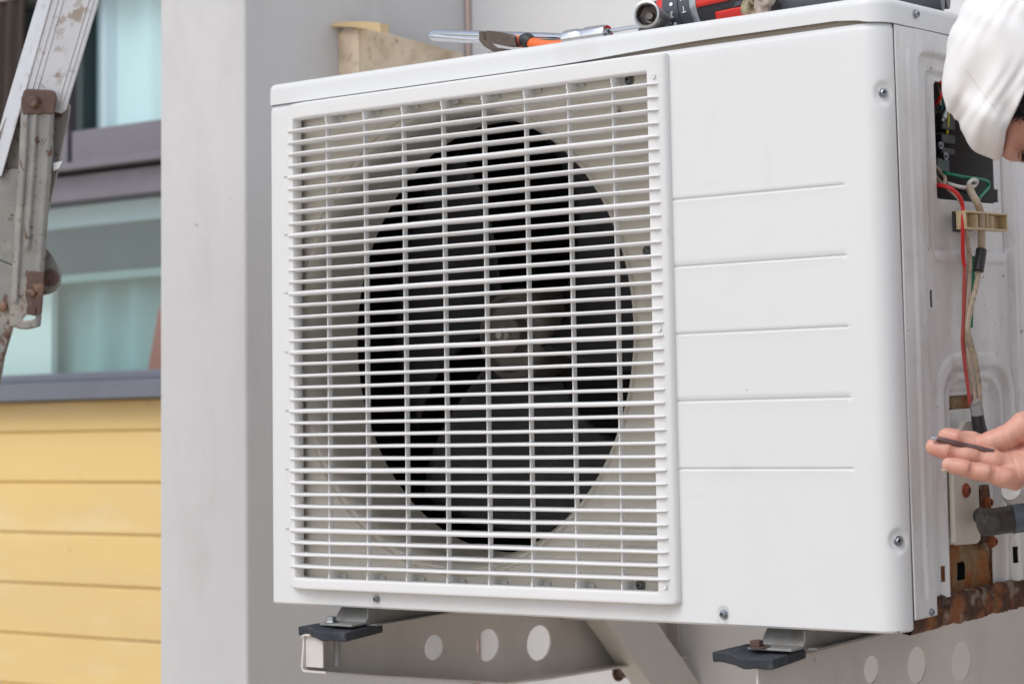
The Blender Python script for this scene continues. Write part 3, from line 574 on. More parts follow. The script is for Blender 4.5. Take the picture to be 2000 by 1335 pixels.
b = MB(); b.lathe(v0, dv, [(-.001, .006), (.001, .0105), (.006, .0115), (.010, .0118), (Lv * .72, .0120), (Lv * .74, .0125)], 32); b.tube([v0 + dv * .45, v0 + dv * .45 + np.array([-.045, .045, .0])], .008, 20)
b.lathe(v0 + dv * .28, (.55, -.8, .0), [(-.004, .009), (.012, .009), (.014, .007)], 6); b.build('service_valve', M_['valve'], ac, bevel=.0005)
b = MB(); pr = []
for k in range(9): pr += [(Lv * .74 + k * .0016, .0128), (Lv * .74 + k * .0016 + .0008, .0118)]
b.lathe(v0, dv, pr, 32); b.build('flare_thread', M_['thread'], ac)
b = MB(); b.lathe(v0, dv, [(Lv * .74 + .0135, .0095), (Lv * .74 + .0165, .0092), (Lv * .74 + .0165, .006), (Lv * .74 + .01, .0055)], 32); b.build('flare_end', M_['copper'], ac)
b = MB(); b.tube([on(1975, 955, 0, .835), on(1990, 965, 0, .835), on(2040, 958, 0, .85)], [.010, .014, .015], 14); b.build('wrapped_pipe', M_['foam'], ac)
b = MB(); b.tube([on(1960, 1010, 0, .81), on(1990, 995, 0, .825), on(2050, 978, 0, .84)], [.006, .010, .012], 14); b.build('pipe_insulation', M_['black'], ac)
# feet under the unit
for x0 in (.088, .646):
    b = MB(); w_ = .046
    # raised rail channel running back, stepped plate at front
    pr = [(-.006, -.0165), (.012, -.0165), (.026, -.0005), (.27, -.0005), (.27, -.003), (.0275, -.003), (.014, -.0188), (-.006, -.0188)]
    b.loops([[(x, y, z) for y, z in pr] for x in (x0 - .006, x0 + w_ - .004)])
    b.box((x0 + w_ - .0062, .016, -.0205), (x0 + w_ - .0042, .268, -.0032)); b.box((x0 + w_ - .0041, .018, -.0205), (x0 + w_ + .007, .266, -.0187)); b.build('foot_rail', M_['footm'], ac, bevel=.0006)
# ---------------------------------------------------------------- wall brackets
def bracket(x, side, yf, label, strut):
    o = empty('wall_bracket', (x, YW, -.08), label, 'bracket', 'steel brackets carrying the air conditioner')
    zt = -.0305
    bot = lambda y: np.interp(y, [yf, .0, .26, YW], [zt - .031, -.0655, -.1155, -.130]) if side > 0 else np.interp(y, [yf, .0, .26, YW], [zt - .06, -.12, -.17, -.18])
    holes = ([(.168, -.0665, .0138), (.252, -.0755, .0182), (.3365, -.0845, .0205)] if side > 0 else [(.162, -.0603, .0132), (.243, -.0678, .0180), (.3275, -.0765, .0200)])
    yy_ = set(np.round(np.linspace(yf, YW - .002, 90), 5)); 
    # web with real holes: polygon fill through bmesh triangulation
    bm = bmesh.new(); edges = []
    outer = [(yf + .003, zt), (YW, zt)] + [(y, float(bot(y))) for y in np.linspace(YW, yf, 12)] + []
    def loop(pts):
        vs = [bm.verts.new((x, p[0], p[1])) for p in pts]
        for i in range(len(vs)): edges.append(bm.edges.new((vs[i], vs[(i + 1) % len(vs)])))
    loop(outer)
    for hy, hz, hr in holes: loop([(hy + hr * math.cos(t), hz + hr * math.sin(t)) for t in np.linspace(0, 2 * math.pi, 40, endpoint=False)])
    bmesh.ops.triangle_fill(bm, use_beauty=True, use_dissolve=False, edges=edges)
    me = bpy.data.meshes.new('web'); bm.to_mesh(me); bm.free()
    wb = link('web', me, M_['bracket'], o, smooth=False); sm = wb.modifiers.new('t', 'SOLIDIFY'); sm.thickness = .0022; sm.offset = 0
    d = .036 * side; b = MB(); n_ = 6
    # top flange with a rounded bend, bottom flange
    r = .004
    for (zf, sg) in ((lambda y: zt, 1), (lambda y: float(bot(y)), -1)):
        LL = []
        for y in np.linspace(yf, YW, 10):
            z = zf(y); arc = [(x + side * (r - r * math.cos(a)), z + sg * (.0 + r * math.sin(a))) for a in np.linspace(0, math.pi / 2, n_)]
            arc2 = [(x + side * (r - (r - .0022) * math.cos(a)), z + sg * ((r - .0022) * math.sin(a))) for a in np.linspace(0, math.pi / 2, n_)]
            top_ = arc + [(x + d, z + sg * r), (x + d, z + sg * (r - .0022))] + arc2[::-1]; LL.append([(px_, y, pz_) for px_, pz_ in top_])
        b.loops(LL)
    b.build('flange', M_['bracket'], o, ang=30)
    if strut:
        # strut running from the arm down to the wall
        xs_ = x + .052; e1 = [np.array(on(u, v, 0, xs_))[1:] for u, v in ((1186, 1215), (1272, 1335), (1367, 1335), (1286, 1218))]
        d1_ = (e1[1] - e1[0]); d1_ /= np.linalg.norm(d1_); top_z = -.034
        def reach(p, z=None, y=None): t = ((z - p[1]) / d1_[1]) if z is not None else (y - p[0]) / d1_[0]; return p + d1_ * t
        a_, b_, c_, d_ = reach(e1[0], z=top_z), reach(e1[0], y=YW - .002), reach(e1[3], y=YW - .002), reach(e1[3], z=top_z)
        b = MB(); b.prism([(xs_, *a_), (xs_, *b_), (xs_, *c_), (xs_, *d_)], (-.002, 0, 0))
        n1 = np.array([d1_[1], -d1_[0]]); n1 = -n1 if n1[0] > 0 else n1
        for p, q, sg in ((a_, b_, 1), (d_, c_, -1)):
            o1 = np.array([0, *(-n1 * .002 * sg)]); b.prism([np.array((xs_ - .0021, *p)), np.array((xs_ - .0021, *q)), np.array((xs_ - .034, *q)), np.array((xs_ - .034, *p))], o1)
        b.build('strut', M_['bracket'], o, bevel=.0008)
        b = MB(); b.box((x + .0012, a_[0] + .004, -.062), (xs_ - .0022, a_[0] + .04, -.037)); b.build('strut_clip', M_['bracket'], o, bevel=.001)
        b = MB(); p = on(1208, 1310, 0, x + .0012); b.lathe(p, (1, 0, 0), [(0, .012), (.0016, .012), (.002, .007), (.012, .007)], 24); b.build('pivot_bolt', M_['rustsmooth'], o)
    b = MB(); b.box((x - .02, YW - .004, -.42), (x + .02, YW - .0005, -.02)); b.build('wall_plate', M_['bracket'], o, bevel=.001)
    if side > 0:
        b = MB(); b.lathe((x + .028, .006, -.03), (0, 0, -1), [(0, .006), (.004, .006), (.0041, .0035), (.031, .0035), (.031, .002)], 14); b.build('hanging_bolt', M_['footm'], o)
        b = MB(); b.box((x + .0013, yf + .004, zt - .0305), (x + .0275, yf + .006, zt + .0015)); b.build('end_cap', M_['bracket'], o, bevel=.0006)
    return o
XL1, XR1 = .0665, .6585
bracket(XL1, 1, -.0165, 'beige grey steel bracket with round holes and diagonal strut under the fan side', True)
bracket(XR1, -1, -.020, 'grey steel bracket with three round holes under the service side of the unit', False)
# rubber pads
def pad(x0, x1, y0, y1, zt, zb, label, dip):
    n_ = 14; LL = []
    for i in range(n_):
        t = i / (n_ - 1); x = x0 + (x1 - x0) * t; z = -dip * float(sstep(.15, .6, np.array(t))); yo = .002 * math.sin(t * 9)
        LL.append([(x, y0 + yo, zt + z), (x, y1, zt + z * .2), (x, y1, zb + z * .2), (x, y0 + yo + .001, zb + z + .0005 * math.sin(t * 20))])
    b = MB(); b.loops(LL); return tag(b.build('rubber_pad', M_['rubber'], bevel=.0014, ang=50), label, 'rubber pad', 'rubber pads between feet and brackets')
pad(.0635, .134, -.0190, .0330, -.0190, -.0285, 'black rubber pad on the end of the left bracket under the fan side', .004)
pad(.6145, .6815, -.0260, .0260, -.0190, -.0285, 'black rubber pad on the right bracket below the smooth front panel', .004)
b = MB(); b.lathe((.0925, .0005, -.0165), (0, 0, 1), [(0, .0075), (.0016, .0075), (.0018, .0055), (.006, .0052)], 6); b.build('foot_bolt', M_['zinc'], ac, bevel=.0005)
b = MB(); b.lathe((.6520, -.004, -.0165), (0, 0, 1), [(0, .0095), (.0012, .0095)], 20); b.lathe((.6500, -.006, -.0152), (0, 0, 1), [(0, .0062), (.005, .006)], 6); b.build('foot_bolt', M_['rustsmooth'], ac, bevel=.0004)
# ---------------------------------------------------------------- beige trunking behind the unit
yt = on(660, 100, 0, XC)[1]; xt = on(700, 100, 1, yt)[0]; zt_ = on(660, 60, 0, XC)[2]
tr = empty('trunking', (XC, yt, .5), 'stained beige folded metal trunking with a curled lip fixed to the pillar side', 'trunking')
b = MB(); b.box((XC + .0005, yt, .30), (xt, yt + .003, zt_ - .001)); b.build('end_plate', M_['tan'], tr, bevel=.001)
pe = on(905, 105, 0, xt); pm = on(745, 62, 0, xt)
b = MB(); b.prism([(xt, yt + .0031, .30), (xt, pe[1], .30), (xt, pe[1], pe[2]), (xt, pm[1], pm[2]), (xt, yt + .0031, pm[2] + .001)], (-.003, 0, 0)); b.box((XC + .0005, pe[1] - .003, .30), (xt - .0032, pe[1], pe[2] - .004)); b.build('side_plate', M_['tan'], tr, bevel=.001)
# lip: thin curved sheet overhanging the end
pts = [(626, 55), (640, 48), (660, 44), (690, 42), (715, 42), (743, 45)]; LL = []
for i, (u, v) in enumerate(pts):
    p = np.array(on(u, v, 1, yt - .012 + .001 * i)); dpt = .020 if 0 < i < 5 else .014
    LL.append([p, p + np.array([.0, dpt, -.001]), p + np.array([0, dpt, -.0012 - .0022 * i]), p + np.array([.0, 0, -.0010 - .0022 * i])])
b = MB(); b.loops(LL); b.build('curled_lip', M_['tanclean'], tr, bevel=.0008)
# ---------------------------------------------------------------- tools on the cover
ZT = .5572
# long chrome double ring spanner: left end lies on the pliers, right end on the cover
def P3(u, v, y): return np.array(on(u, v, 1, y))
wr = empty('chrome_bar', P3(1100, 70, .06), 'long chrome breaker bar lying across the jaws of the orange pliers', 'breaker bar')
a = P3(846, 66, .075); c = P3(1110, 74, .055); d = P3(1300, 62, .05)
b = MB(); b.tube([a, a + (c - a) * .03, c, c + (c - a) * .3], [.0042, .0050, .0046, .0046], 20, smooth=False); b.build('shaft', M_['chrome'], wr)
b = MB(); a2 = a + np.array([.001, .0, -.0028]); b.tube([a2 + (c - a) * -.01, a2 + (c - a) * .02, a2 + (c - a) * .30 + np.array([0, 0, -.0022]), a2 + (c - a) * .36 + np.array([0, 0, -.001])], [.004, .0056, .0040, .0030], 18, smooth=True); b.build('swivel_head', M_['chrome'], wr)
b = MB(); s0 = P3(1104, 72, .035); s1 = P3(1187, 64, .035); s1[2] = s0[2] = ZT + .0085
dv = s1 - s0; L_ = np.linalg.norm(dv)
b.lathe(s0, dv, [(0, .0075), (.002, .0090), (L_ * .35, .0090), (L_ * .38, .0082), (L_ * .5, .0082), (L_ * .53, .0092), (L_ * .93, .0092), (L_, .0080), (L_, .0055), (L_ * .9, .005)], 28)
tag(b.build('socket_adapter', M_['chrome'], ang=30), 'chrome socket adapter lying on the cover between pliers and drill', 'socket')
b = MB(); b.tube([(s1[0] + .001, .036, ZT + .0105), (P3(1262, 60, .03)[0], .034, ZT + .0105)], .0022, 12, smooth=False); tag(b.build('extension_rod', M_['chrome']), 'thin chrome rod between the adapter and the large socket', 'rod')
# large socket facing the camera with handle behind
sc0 = P3(1262, 28, .028); sc0[2] = max(sc0[2], ZT + .0135); ax = np.array(at(1262, 28, 1.0)) - np.array(at(1306, 50, 1.03)); ax /= np.linalg.norm(ax)
so_ = empty('deep_socket', sc0, 'worn chrome hexagon socket pointing at the camera in front of the drill', 'socket')
b = MB(); b.lathe(sc0, ax, [(-.042, .0105), (-.030, .0108), (-.012, .0125), (-.001, .0138), (.0005, .0135), (.0010, .0120)], 36, cap=False)
b.lathe(sc0, ax, [(.0010, .0120), (-.0005, .0104)], 36, cap=False); b.build('barrel', M_['oldchrome'], so_, ang=40)
b = MB(); b.lathe(sc0, ax, [(.0002, .0110), (-.010, .0108), (-.012, .0075), (-.013, .0040), (-.009, .0035), (-.009, .0005)], 6, cap=False); b.build('hexagon_bore', mat('dark worn steel', (.22, .19, .17), .4, .8, noise=(150, .5)), so_, smooth=False)
hb = sc0 - ax * .040; b = MB(); b.tube([hb + ax * .004, hb - ax * .02 + np.array([.006, .002, -.002]), hb + np.array([.045, .02, -.0035])], [.0062, .0045, .0045], 14); b.build('square_drive', M_['oldchrome'], so_)
b = MB(); q = P3(1248, 48, .045); q[2] = ZT + .006; b.tube([q, q + np.array([.03, .018, 0])], .006, 16, smooth=False); b.tube([q + np.array([-.0005, -.0003, 0]), q + np.array([.002, .001, 0])], .0035, 6, smooth=False); tag(b.build('small_socket', M_['valve']), 'small dark socket lying beneath the large worn socket', 'socket')
# pliers
pl_ = empty('pliers', P3(1000, 90, .05), 'browned steel pincers with orange and black grips lying on the cover', 'pliers')
def prism_px(bb, pts, y, th, dy=0): return bb.prism([P3(u, v, y) for u, v in pts], (0, th, 0))
b = MB(); prism_px(b, [(935, 62), (942, 61), (945, 78), (962, 92), (1000, 97), (1000, 101), (962, 101), (945, 91), (936, 80)], .046, .008); prism_px(b, [(949, 60), (956, 60), (985, 64), (1003, 72), (1008, 90), (985, 90), (956, 84), (949, 79)], .026, .012); b.build('jaw', M_['jaw'], pl_, bevel=.0005)
b = MB(); q = P3(1000, 80, .040); e = P3(1024, 82, .036); b.tube([q, e], .0062, 14, smooth=False); b.build('grip', M_['orange'], pl_, bevel=.001)
b = MB(); b.tube([P3(1021, 80, .036), P3(1030, 79, .036), P3(1037, 84, .036)], [.0065, .0078, .0070], 14); b.build('grip_collar', M_['black'], pl_)
b = MB(); e2 = P3(1037, 84, .036); b.tube([e2, (e2[0] + .03, .036, ZT + .0045), (e2[0] + .09, .052, ZT + .0035)], [.0058, .0052, .0045], 12); b.build('grip', M_['orange'], pl_)
b = MB(); q = P3(949, 98, .036); b.tube([(q[0], .040, ZT + .004), (q[0] + .03, .050, ZT + .004), (q[0] + .11, .07, ZT + .004)], .0042, 12); b.build('grip', M_['black'], pl_)
b = MB(); q = P3(1060, 84, .07); b.tube([(q[0], .07, ZT + .007), (q[0] + .035, .066, ZT + .0055)], [.006, .004], 12); b.build('rear_grip', M_['black'], pl_)
# ---- drill driver lying on its side
dA = P3(1290, 16, .10); dA[0] += .015; dA[2] = ZT + .031; dB = dA + np.array([.20, .02, .0165]); axd = (dB - dA) / np.linalg.norm(dB - dA)
dr = empty('drill_driver', dA, 'red and black cordless drill driver lying on the right of the cover', 'drill')
b = MB(); b.lathe(dA, axd, [(-.034, .006), (-.033, .010), (-.030, .015), (-.010, .0185), (-.004, .019)], 32); b.build('chuck', M_['black'], dr)
b = MB(); b.lathe(dA, axd, [(-.004, .0235), (-.001, .026), (.003, .027), (.006, .027)], 40); b.build('nose_ring', M_['red'], dr)
b = MB(); LL = []
for dd, r in ((.006, .0272), (.009, .0290), (.0255, .0295), (.026, .0285), (.027, .0285), (.0275, .0300), (.041, .0305)): LL.append((dd, r))
b.lathe(dA, axd, LL, 48); b.build('torque_collar', M_['greyp'], dr, ang=30)
b = MB(); b.lathe(dA, axd, [(.041, .0312), (.046, .0318), (.048, .031)], 48); b.build('collar_ring', M_['silver'], dr)
b = MB(); b.lathe(dA, axd, [(.048, .031), (.060, .0325), (.11, .033), (.15, .032), (.158, .028), (.160, .02)], 40); b.build('motor_housing', M_['black'], dr)
u_ = np.cross(axd, [0, 0, 1]); u_ /= np.linalg.norm(u_); w2 = np.cross(u_, axd)
if u_[1] > 0: u_ = -u_
if w2[2] < 0: w2 = -w2
def shell(name, m, d0, d1, a0, a1, r0, r1, skew=0, parent=dr):
    nn, mm = 14, 18; P = np.zeros((nn, mm, 3))
    for i in range(nn):
        for j in range(mm):
            t = i / (nn - 1); s = j / (mm - 1); a = math.radians(a0 + (a1 - a0) * s); dd = d0 + (d1 - d0) * t + skew * s; r = r0 + (r1 - r0) * t
            P[i, j] = dA + axd * dd + r * (math.cos(a) * u_ + math.sin(a) * w2)
    o = link(name, grid_mesh(P), m, parent, ang=60); sm = o.modifiers.new('t', 'SOLIDIFY'); sm.thickness = .002; sm.offset = 0; return o
shell('housing_cover', M_['red'], .0500, .088, -11, 100, .0330, .0340, skew=.004)
shell('lower_cover', M_['red'], .060, .112, -85, -25, .0338, .0345, skew=.010)
shell('side_vent', M_['greyp'], .092, .118, -23, -16, .0340, .0345, skew=.004)
b = MB(); gq = dA + axd * .135 + u_ * .012 + w2 * -.004; b.tube([gq, gq + np.array([.03, -.0, -.006]), gq + np.array([.09, .02, -.012]), gq + np.array([.16, .05, -.012])], [.018, .0165, .0165, .018], 20); b.build('handle', M_['greyp'], dr)
def glyph(txt, dd, adeg, size, rot):
    cu = bpy.data.curves.new('t', 'FONT'); cu.body = txt; cu.size = size; cu.extrude = .0001; cu.align_x = 'CENTER'; cu.align_y = 'CENTER'
    o = bpy.data.objects.new('t', cu); COL.objects.link(o); bpy.context.view_layer.update()
    me = bpy.data.meshes.new_from_object(o); bpy.data.objects.remove(o)
    a = math.radians(adeg); nrm = math.cos(a) * u_ + math.sin(a) * w2; tg = np.cross(nrm, axd)
    r = .0302 if dd < .026 else .0310
    cr, sr = math.cos(rot), math.sin(rot); X_ = cr * axd + sr * tg; Y_ = np.cross(nrm, X_); c0 = dA + axd * dd + nrm * r
    for v in me.vertices: v.co = Vector(c0 + X_ * v.co.x + Y_ * v.co.y + nrm * v.co.z)
    return link('collar_marking', me, M_['ink'], dr, smooth=False)
glyph('5', .0185, 28, .0085, math.pi); glyph('3', .0185, -13, .0085, math.pi); glyph('1', .0185, -52, .0085, math.pi)
b = MB()
for a in (7, -33): 
    a = math.radians(a); nrm = math.cos(a) * u_ + math.sin(a) * w2; b.lathe(dA + axd * .0185 + nrm * .0293, nrm, [(0, .0020), (.0005, .0019)], 16)
b.build('collar_marking', M_['ink'], dr)
glyph('U', .0335, 14, .0090, math.pi); glyph('T', .0335, -8, .0090, math.pi); glyph('H', .0335, 38, .0090, math.pi)
# brass fitting and pale bracket behind the drill handle
kx = P3(1466, 6, .055); kx[2] = ZT + .017; b = MB(); b.lathe(kx, (-.5, -.8, .25), [(0, .007), (.004, .0085), (.007, .0085), (.008, .0055), (.004, .004)], 24); b.tube([kx, kx + np.array([.005, .01, -.012])], .004, 12); tag(b.build('brass_fitting', M_['brass']), 'small brass fitting leaning against the drill handle', 'fitting')
kx = P3(1492, 8, .05); b = MB(); b.box((kx[0] - .009, .046, ZT + .0003), (kx[0] + .007, .052, ZT + .030)); b.lathe((kx[0] + .006, .044, ZT + .024), (-.2, -1, .1), [(-.006, .011), (.002, .011), (.003, .008), (-.003, .007)], 24)
tag(b.build('metal_clip', mat('rusty pale metal', (.5, .43, .37), .5, .4, noise=(90, .5), dirt=[(80, .5, .65, (.25, .13, .06), (1, 1, 1), .7)]), bevel=.001), 'pale rusty metal clip standing behind the drill on the cover', 'clip')
bx = P3(1500, 6, .075); b = MB(); b.tube([(bx[0] + .025, .075, ZT + .018), (bx[0] + .10, .09, ZT + .018), (bx[0] + .17, .12, ZT + .016)], [.017, .018, .016], 20)
tag(b.build('tool_pouch', M_['greyp']), 'dark grey rolled tool pouch at the right end of the cover', 'pouch')
# ---------------------------------------------------------------- ladder (A-frame, hinge seen in front of the windows)
DL = 2.22; FW = RC[2]
ld = empty('stepladder', at(60, 300, DL), 'weathered aluminium folding ladder with rusty hinge at the left edge', 'ladder')
def lp(name, pts, D0, th, m, bev=.001, parent=ld):
    bb = MB(); bb.prism([at(u, v, D0) for u, v in pts], FW * th); return bb.build(name, m, parent, bevel=bev)
# upper rail: web and flange
def railpts(t0, t1):
    f = lambda t, u0, u1: u0 + (u1 - u0) * t
    return f
def ed(u0, v0, u1, v1, t): return (u0 + (u1 - u0) * t, v0 + (v1 - v0) * t)
R0, R1 = (193, 0), (128, 215); Q0, Q1 = (97, 0), (36, 215); F0, F1 = (73, 0), (-4, 256)
k_ = -1.1
def ext(p, q, t): return (p[0] + (q[0] - p[0]) * t, p[1] + (q[1] - p[1]) * t)
lp('rail_web', [ext(Q0, Q1, k_), ext(R0, R1, k_), R1, (118, 222), (60, 205), Q1], DL, .003, M_['alu'])
b = MB(); fl = [ext(Q0, Q1, k_), ext(Q0, Q1, 1.6)]
A0, A1 = np.array(at(*fl[0], DL - .001)), np.array(at(*fl[1], DL - .001)); off = (np.array(at(73, 0, DL)) - np.array(at(97, 0, DL))) + FW * .030; off2 = off * (.022 / np.linalg.norm(off)) * 1.25
B0, B1 = np.array(at(*ext(F0, F1, k_ * .84), DL + .02)), np.array(at(*ext(F0, F1, 1.4), DL + .02))
th = np.array(RC[0]) * .0025
b.add([A0, A1, B1, B0, A0 + th, A1 + th, B1 + th, B0 + th], [(0, 1, 2, 3), (7, 6, 5, 4), (0, 4, 5, 1), (1, 5, 6, 2), (2, 6, 7, 3), (3, 7, 4, 0)]); b.build('rail_flange', M_['alu'], ld, bevel=.0008)
for q in (.17, .28, .80, .90):
    p = [ed(*ext(Q0, Q1, t), *ext(R0, R1, t), q) for t in (k_, .95)]; bb = MB(); bb.tube([at(*p[0], DL), at(*p[1], DL)], .0009, 8, smooth=False); bb.build('extrusion_line', M_['alu'], ld)
# hinge plates
lp('hinge_plate', [(52, 190), (118, 196), (126, 198), (136, 206), (133, 232), (126, 262), (118, 300), (108, 352), (92, 420), (40, 420), (0, 420), (-20, 300), (8, 235), (30, 200)], DL + .012, .004, M_['steelg'])
lp('lower_leg', [(-70, 330), (36, 330), (33, 516), (22, 516), (-4, 505), (-70, 470)], DL + .004, .006, M_['steelg'])
lp('lower_leg', [(-70, 482), (-3, 509), (22, 519), (30, 524), (28, 600), (20, 645), (4, 700), (-60, 1100), (-486, 3452), (-568, 3452), (-120, 700)], DL + .003, .008, M_['steelg'])
lp('round_plate', [(78, 480), (92, 487), (104, 503), (114, 522), (119, 540), (117, 556), (108, 568), (96, 574), (84, 577), (70, 578), (66, 480)], DL + .010, .003, M_['steelg'])
b = MB(); b.lathe(at(98, 542, DL + .0095), -FW, [(0, .0095), (.001, .0095), (.0022, .008)], 24); b.build('rivet', M_['rustsmooth'], ld)
# ribbed locking arm: heightfield in the camera-facing plane
def arm():
    us = np.linspace(0, 1, 60); vs = np.linspace(0, 1, 110); P = np.zeros((60, 110, 3)); K = np.ones((59, 109), bool)
    for j, t in enumerate(vs):
        v = 188 + (636 - 188) * t
        l = np.interp(v, [188, 205, 300, 430, 600, 630, 636], [42, 42, 38, 29, 20, 19, 22]); r = np.interp(v, [188, 300, 430, 560, 625, 636], [107, 103, 93, 84, 80, 79])
        for i, s in enumerate(us):
            u = l + (r - l) * s; h = 0
            if 222 < v < 590: h += .0030 * math.exp(-((s - .17) / .075) ** 2)
            if 222 < v < 492: h += .0032 * math.exp(-((s - .44) / .08) ** 2) * min(1, (492 - v) / 12 + .001 if v < 492 else 0)
            if 222 < v < 640: h += .0018 * math.exp(-((s - .86) / .07) ** 2)
            if s < .04 or s > .96: h -= .004
            vv = v + 7 * math.sin(math.pi * s) * t ** 8
            P[i, j] = at(u, vv, DL - .006 - h)
            if i < 59 and j < 109:
                uu = u; 
                if 588 + (62 - uu) * .55 < v < 616 and 33 < uu < 70 and v > 640 - (uu - 20) * 1.05: K[i, j] = False
    return P, K
P, K = arm(); o = link('locking_arm', grid_mesh(P, K), M_['steelg'], ld, ang=50); sm = o.modifiers.new('t', 'SOLIDIFY'); sm.thickness = .0022; sm.offset = 0
lp('arm_end_plate', [(41, 196), (45, 178), (52, 173), (100, 176), (107, 180), (110, 190), (105, 222), (92, 222), (85, 220), (75, 224), (60, 222), (44, 224), (40, 208)], DL - .0105, .003, M_['rustsmooth'], .001)
b = MB(); b.lathe(at(68, 199, DL - .010), -FW, [(0, .0065), (.006, .0062), (.0075, .005)], 24); b.build('pin', M_['rustsmooth'], ld)
b = MB(); b.lathe(at(112, 220, DL + .011), -FW, [(0, .0065), (.0015, .006)], 24); b.build('rivet', M_['rustsmooth'], ld)
b = MB(); b.lathe(at(5, 598, DL + .002), -FW, [(0, .0055), (.002, .005), (.003, .003)], 20); b.build('rivet', M_['rustsmooth'], ld)
lp('catch', [(57, 528), (80, 530), (85, 536), (84, 560), (80, 612), (70, 616), (68, 600), (53, 596), (48, 575), (52, 545)], DL - .0100, .0035, M_['rustsmooth'])
lp('catch', [(51, 600), (52, 614), (68, 617), (70, 600), (60, 590)], DL - .0112, .002, M_['rustsmooth'])
b = MB(); b.lathe(at(63, 572, DL - .0102), -FW, [(0, .0045), (.004, .004), (.005, .002)], 18); b.build('rivet', M_['rustsmooth'], ld)
b = MB()
a = np.array(at(104, 318, DL - .002)); b.prism([a, a + RC[0] * .010 - RC[1] * .002, a + RC[0] * .006 + RC[1] * .006, a + RC[1] * .009], FW * .0006); b.build('plastic_scrap', mat('clear scrap', (.75, .75, .77), .3), ld)
# far leg pair going down so the ladder stands on the ground
zf = lambda u, v: np.array([at(u, v, DL)[0], at(u, v, DL)[1], GZ])
SH = -RC[0] * .42
b = MB(); q = zf(-520, 3400); b.box(tuple(q + [-.028, -.02, .0]), tuple(q + [.028, .03, .03])); b.build('foot', M_['black'], ld, bevel=.004)
b = MB(); q = q + SH; b.box(tuple(q + [-.028, -.02, .0]), tuple(q + [.028, .03, .03])); b.build('foot', M_['black'], ld, bevel=.004)
b = MB(); b.prism([np.array(at(u, v, DL)) + SH for u, v in [ext(Q0, Q1, k_), ext(R0, R1, k_), R1, Q1]], FW * .003); b.build('rail_web', M_['alu'], ld, bevel=.001)
b = MB(); b.prism([np.array(at(u, v, DL + .004)) + SH for u, v in ((30, 200), (120, 200), (4, 700), (-60, 1100), (-486, 3452), (-568, 3452), (-120, 700))], FW * .008); b.build('lower_leg', M_['steelg'], ld, bevel=.001)
for u, v in ((190, -170), (-170, 1480), (-275, 2050), (-380, 2640)):
    q = np.array(at(u, v, DL + .02)); b = MB(); b.tube([q, q + SH], .014, 12, smooth=False); b.build('rung', M_['alu'], ld)
# ---------------------------------------------------------------- person
PF = empty('person', (1.38, .02, GZ), 'person in a white cloth hood bowing towards the open side, holding a screwdriver bit', 'person')
DH = 1.735; Hc = np.array(at(2030, 128, DH)); s_ = DH / FP
def cv(a, b_, c): v = RC.T @ np.array([a, b_, c], float); return v / np.linalg.norm(v)
F_ = cv(-.03, .99, .05); U_ = cv(-.97, -.12, .10); U_ = U_ - F_ * (U_ @ F_); U_ /= np.linalg.norm(U_); L_h = np.cross(U_, F_)
HR = np.array([F_, L_h, U_])                                    # rows: forward, left, up
def hl(G): return (G - Hc) @ HR.T
def head_sdf(G):
    q = hl(G); d = ell(q, (-.002, 0, .002), (.083, .070, .073))
    d = smin(d, ell(q, (.030, 0, -.045), (.050, .054, .055)), .02)
    d = smin(d, ell(q, (.058, 0, -.088), (.022, .026, .020)), .03)       # chin
    d = smin(d, ell(q, (.066, 0, .020), (.014, .050, .010)), .012)      # brow
    d = smin(d, cone(q, (.078, 0, .0), (.099, 0, -.030), .007, .010), .010)   # nose
    for sgn in (1, -1):
        d = smin(d, cone(q, (.086, sgn * .007, -.034), (.084, sgn * .012, -.033), .006, .005), .006)
        d = -smin(-d, ell(q, (.083, sgn * .031, -.004), (.010, .015, .010)), .010)
        d = smin(d, ell(q, (.066, sgn * .031, -.005), (.012, .013, .011)), .002)
        d = smin(d, ell(q, (.050, sgn * .048, -.030), (.020, .014, .016)), .02)
        e = ell(q, (-.006, sgn * .073, -.012), (.018, .007, .030)); e = -smin(-e, ell(q, (-.003, sgn * .081, -.012), (.011, .006, .020)), .004); d = smin(d, e, .006)
    d = smin(d, ell(q, (.081, 0, -.056), (.011, .023, .005)), .006); d = smin(d, ell(q, (.079, 0, -.067), (.011, .019, .006)), .005)
    d = -smin(-d, ell(q, (.093, 0, -.061), (.006, .024, .0018)), .003)
    # neck
    nb = np.array([1.13, .09, .37]); d = smin(d, cone(G, Hc - U_ * .05 - F_ * .02, nb, .052, .060), .03)
    return d
P1, F1_ = surface_nets(head_sdf, Hc - .19, Hc + np.array([.36, .21, .19]), .0028)
# hand: joints from the picture geometry
DHn = 1.745
def hj(u, v, dd=0): return np.array(at(u, v, DHn + dd))
mm = .001
FN = [
  [(hj(1823, 871, .004), 6.6), (hj(1856, 882, .003), 7.6), (hj(1912, 893, .004), 8.0), (hj(1962, 905, .006), 9.2)],
  [(hj(1853, 906, -.012), 5.8), (hj(1894, 917, -.012), 6.6), (hj(1934, 925, -.012), 7.0), (hj(1982, 938, -.008), 8.6)],
  [(hj(1848, 850, .020), 6.3), (hj(1872, 858, .020), 7.2), (hj(1920, 879, .022), 7.8), (hj(1972, 890, .022), 9.0)],
  [(hj(1884, 855, .036), 6.0), (hj(1906, 862, .037), 7.0), (hj(1938, 874, .038), 7.8), (hj(1980, 884, .036), 9.0)],
]
TH = [(hj(1916, 863, .018), 6.4), (hj(1938, 863, .016), 9.0), (hj(1966, 853, .016), 9.6), (hj(2000, 832, .018), 11.5), (hj(2050, 838, .022), 15)]
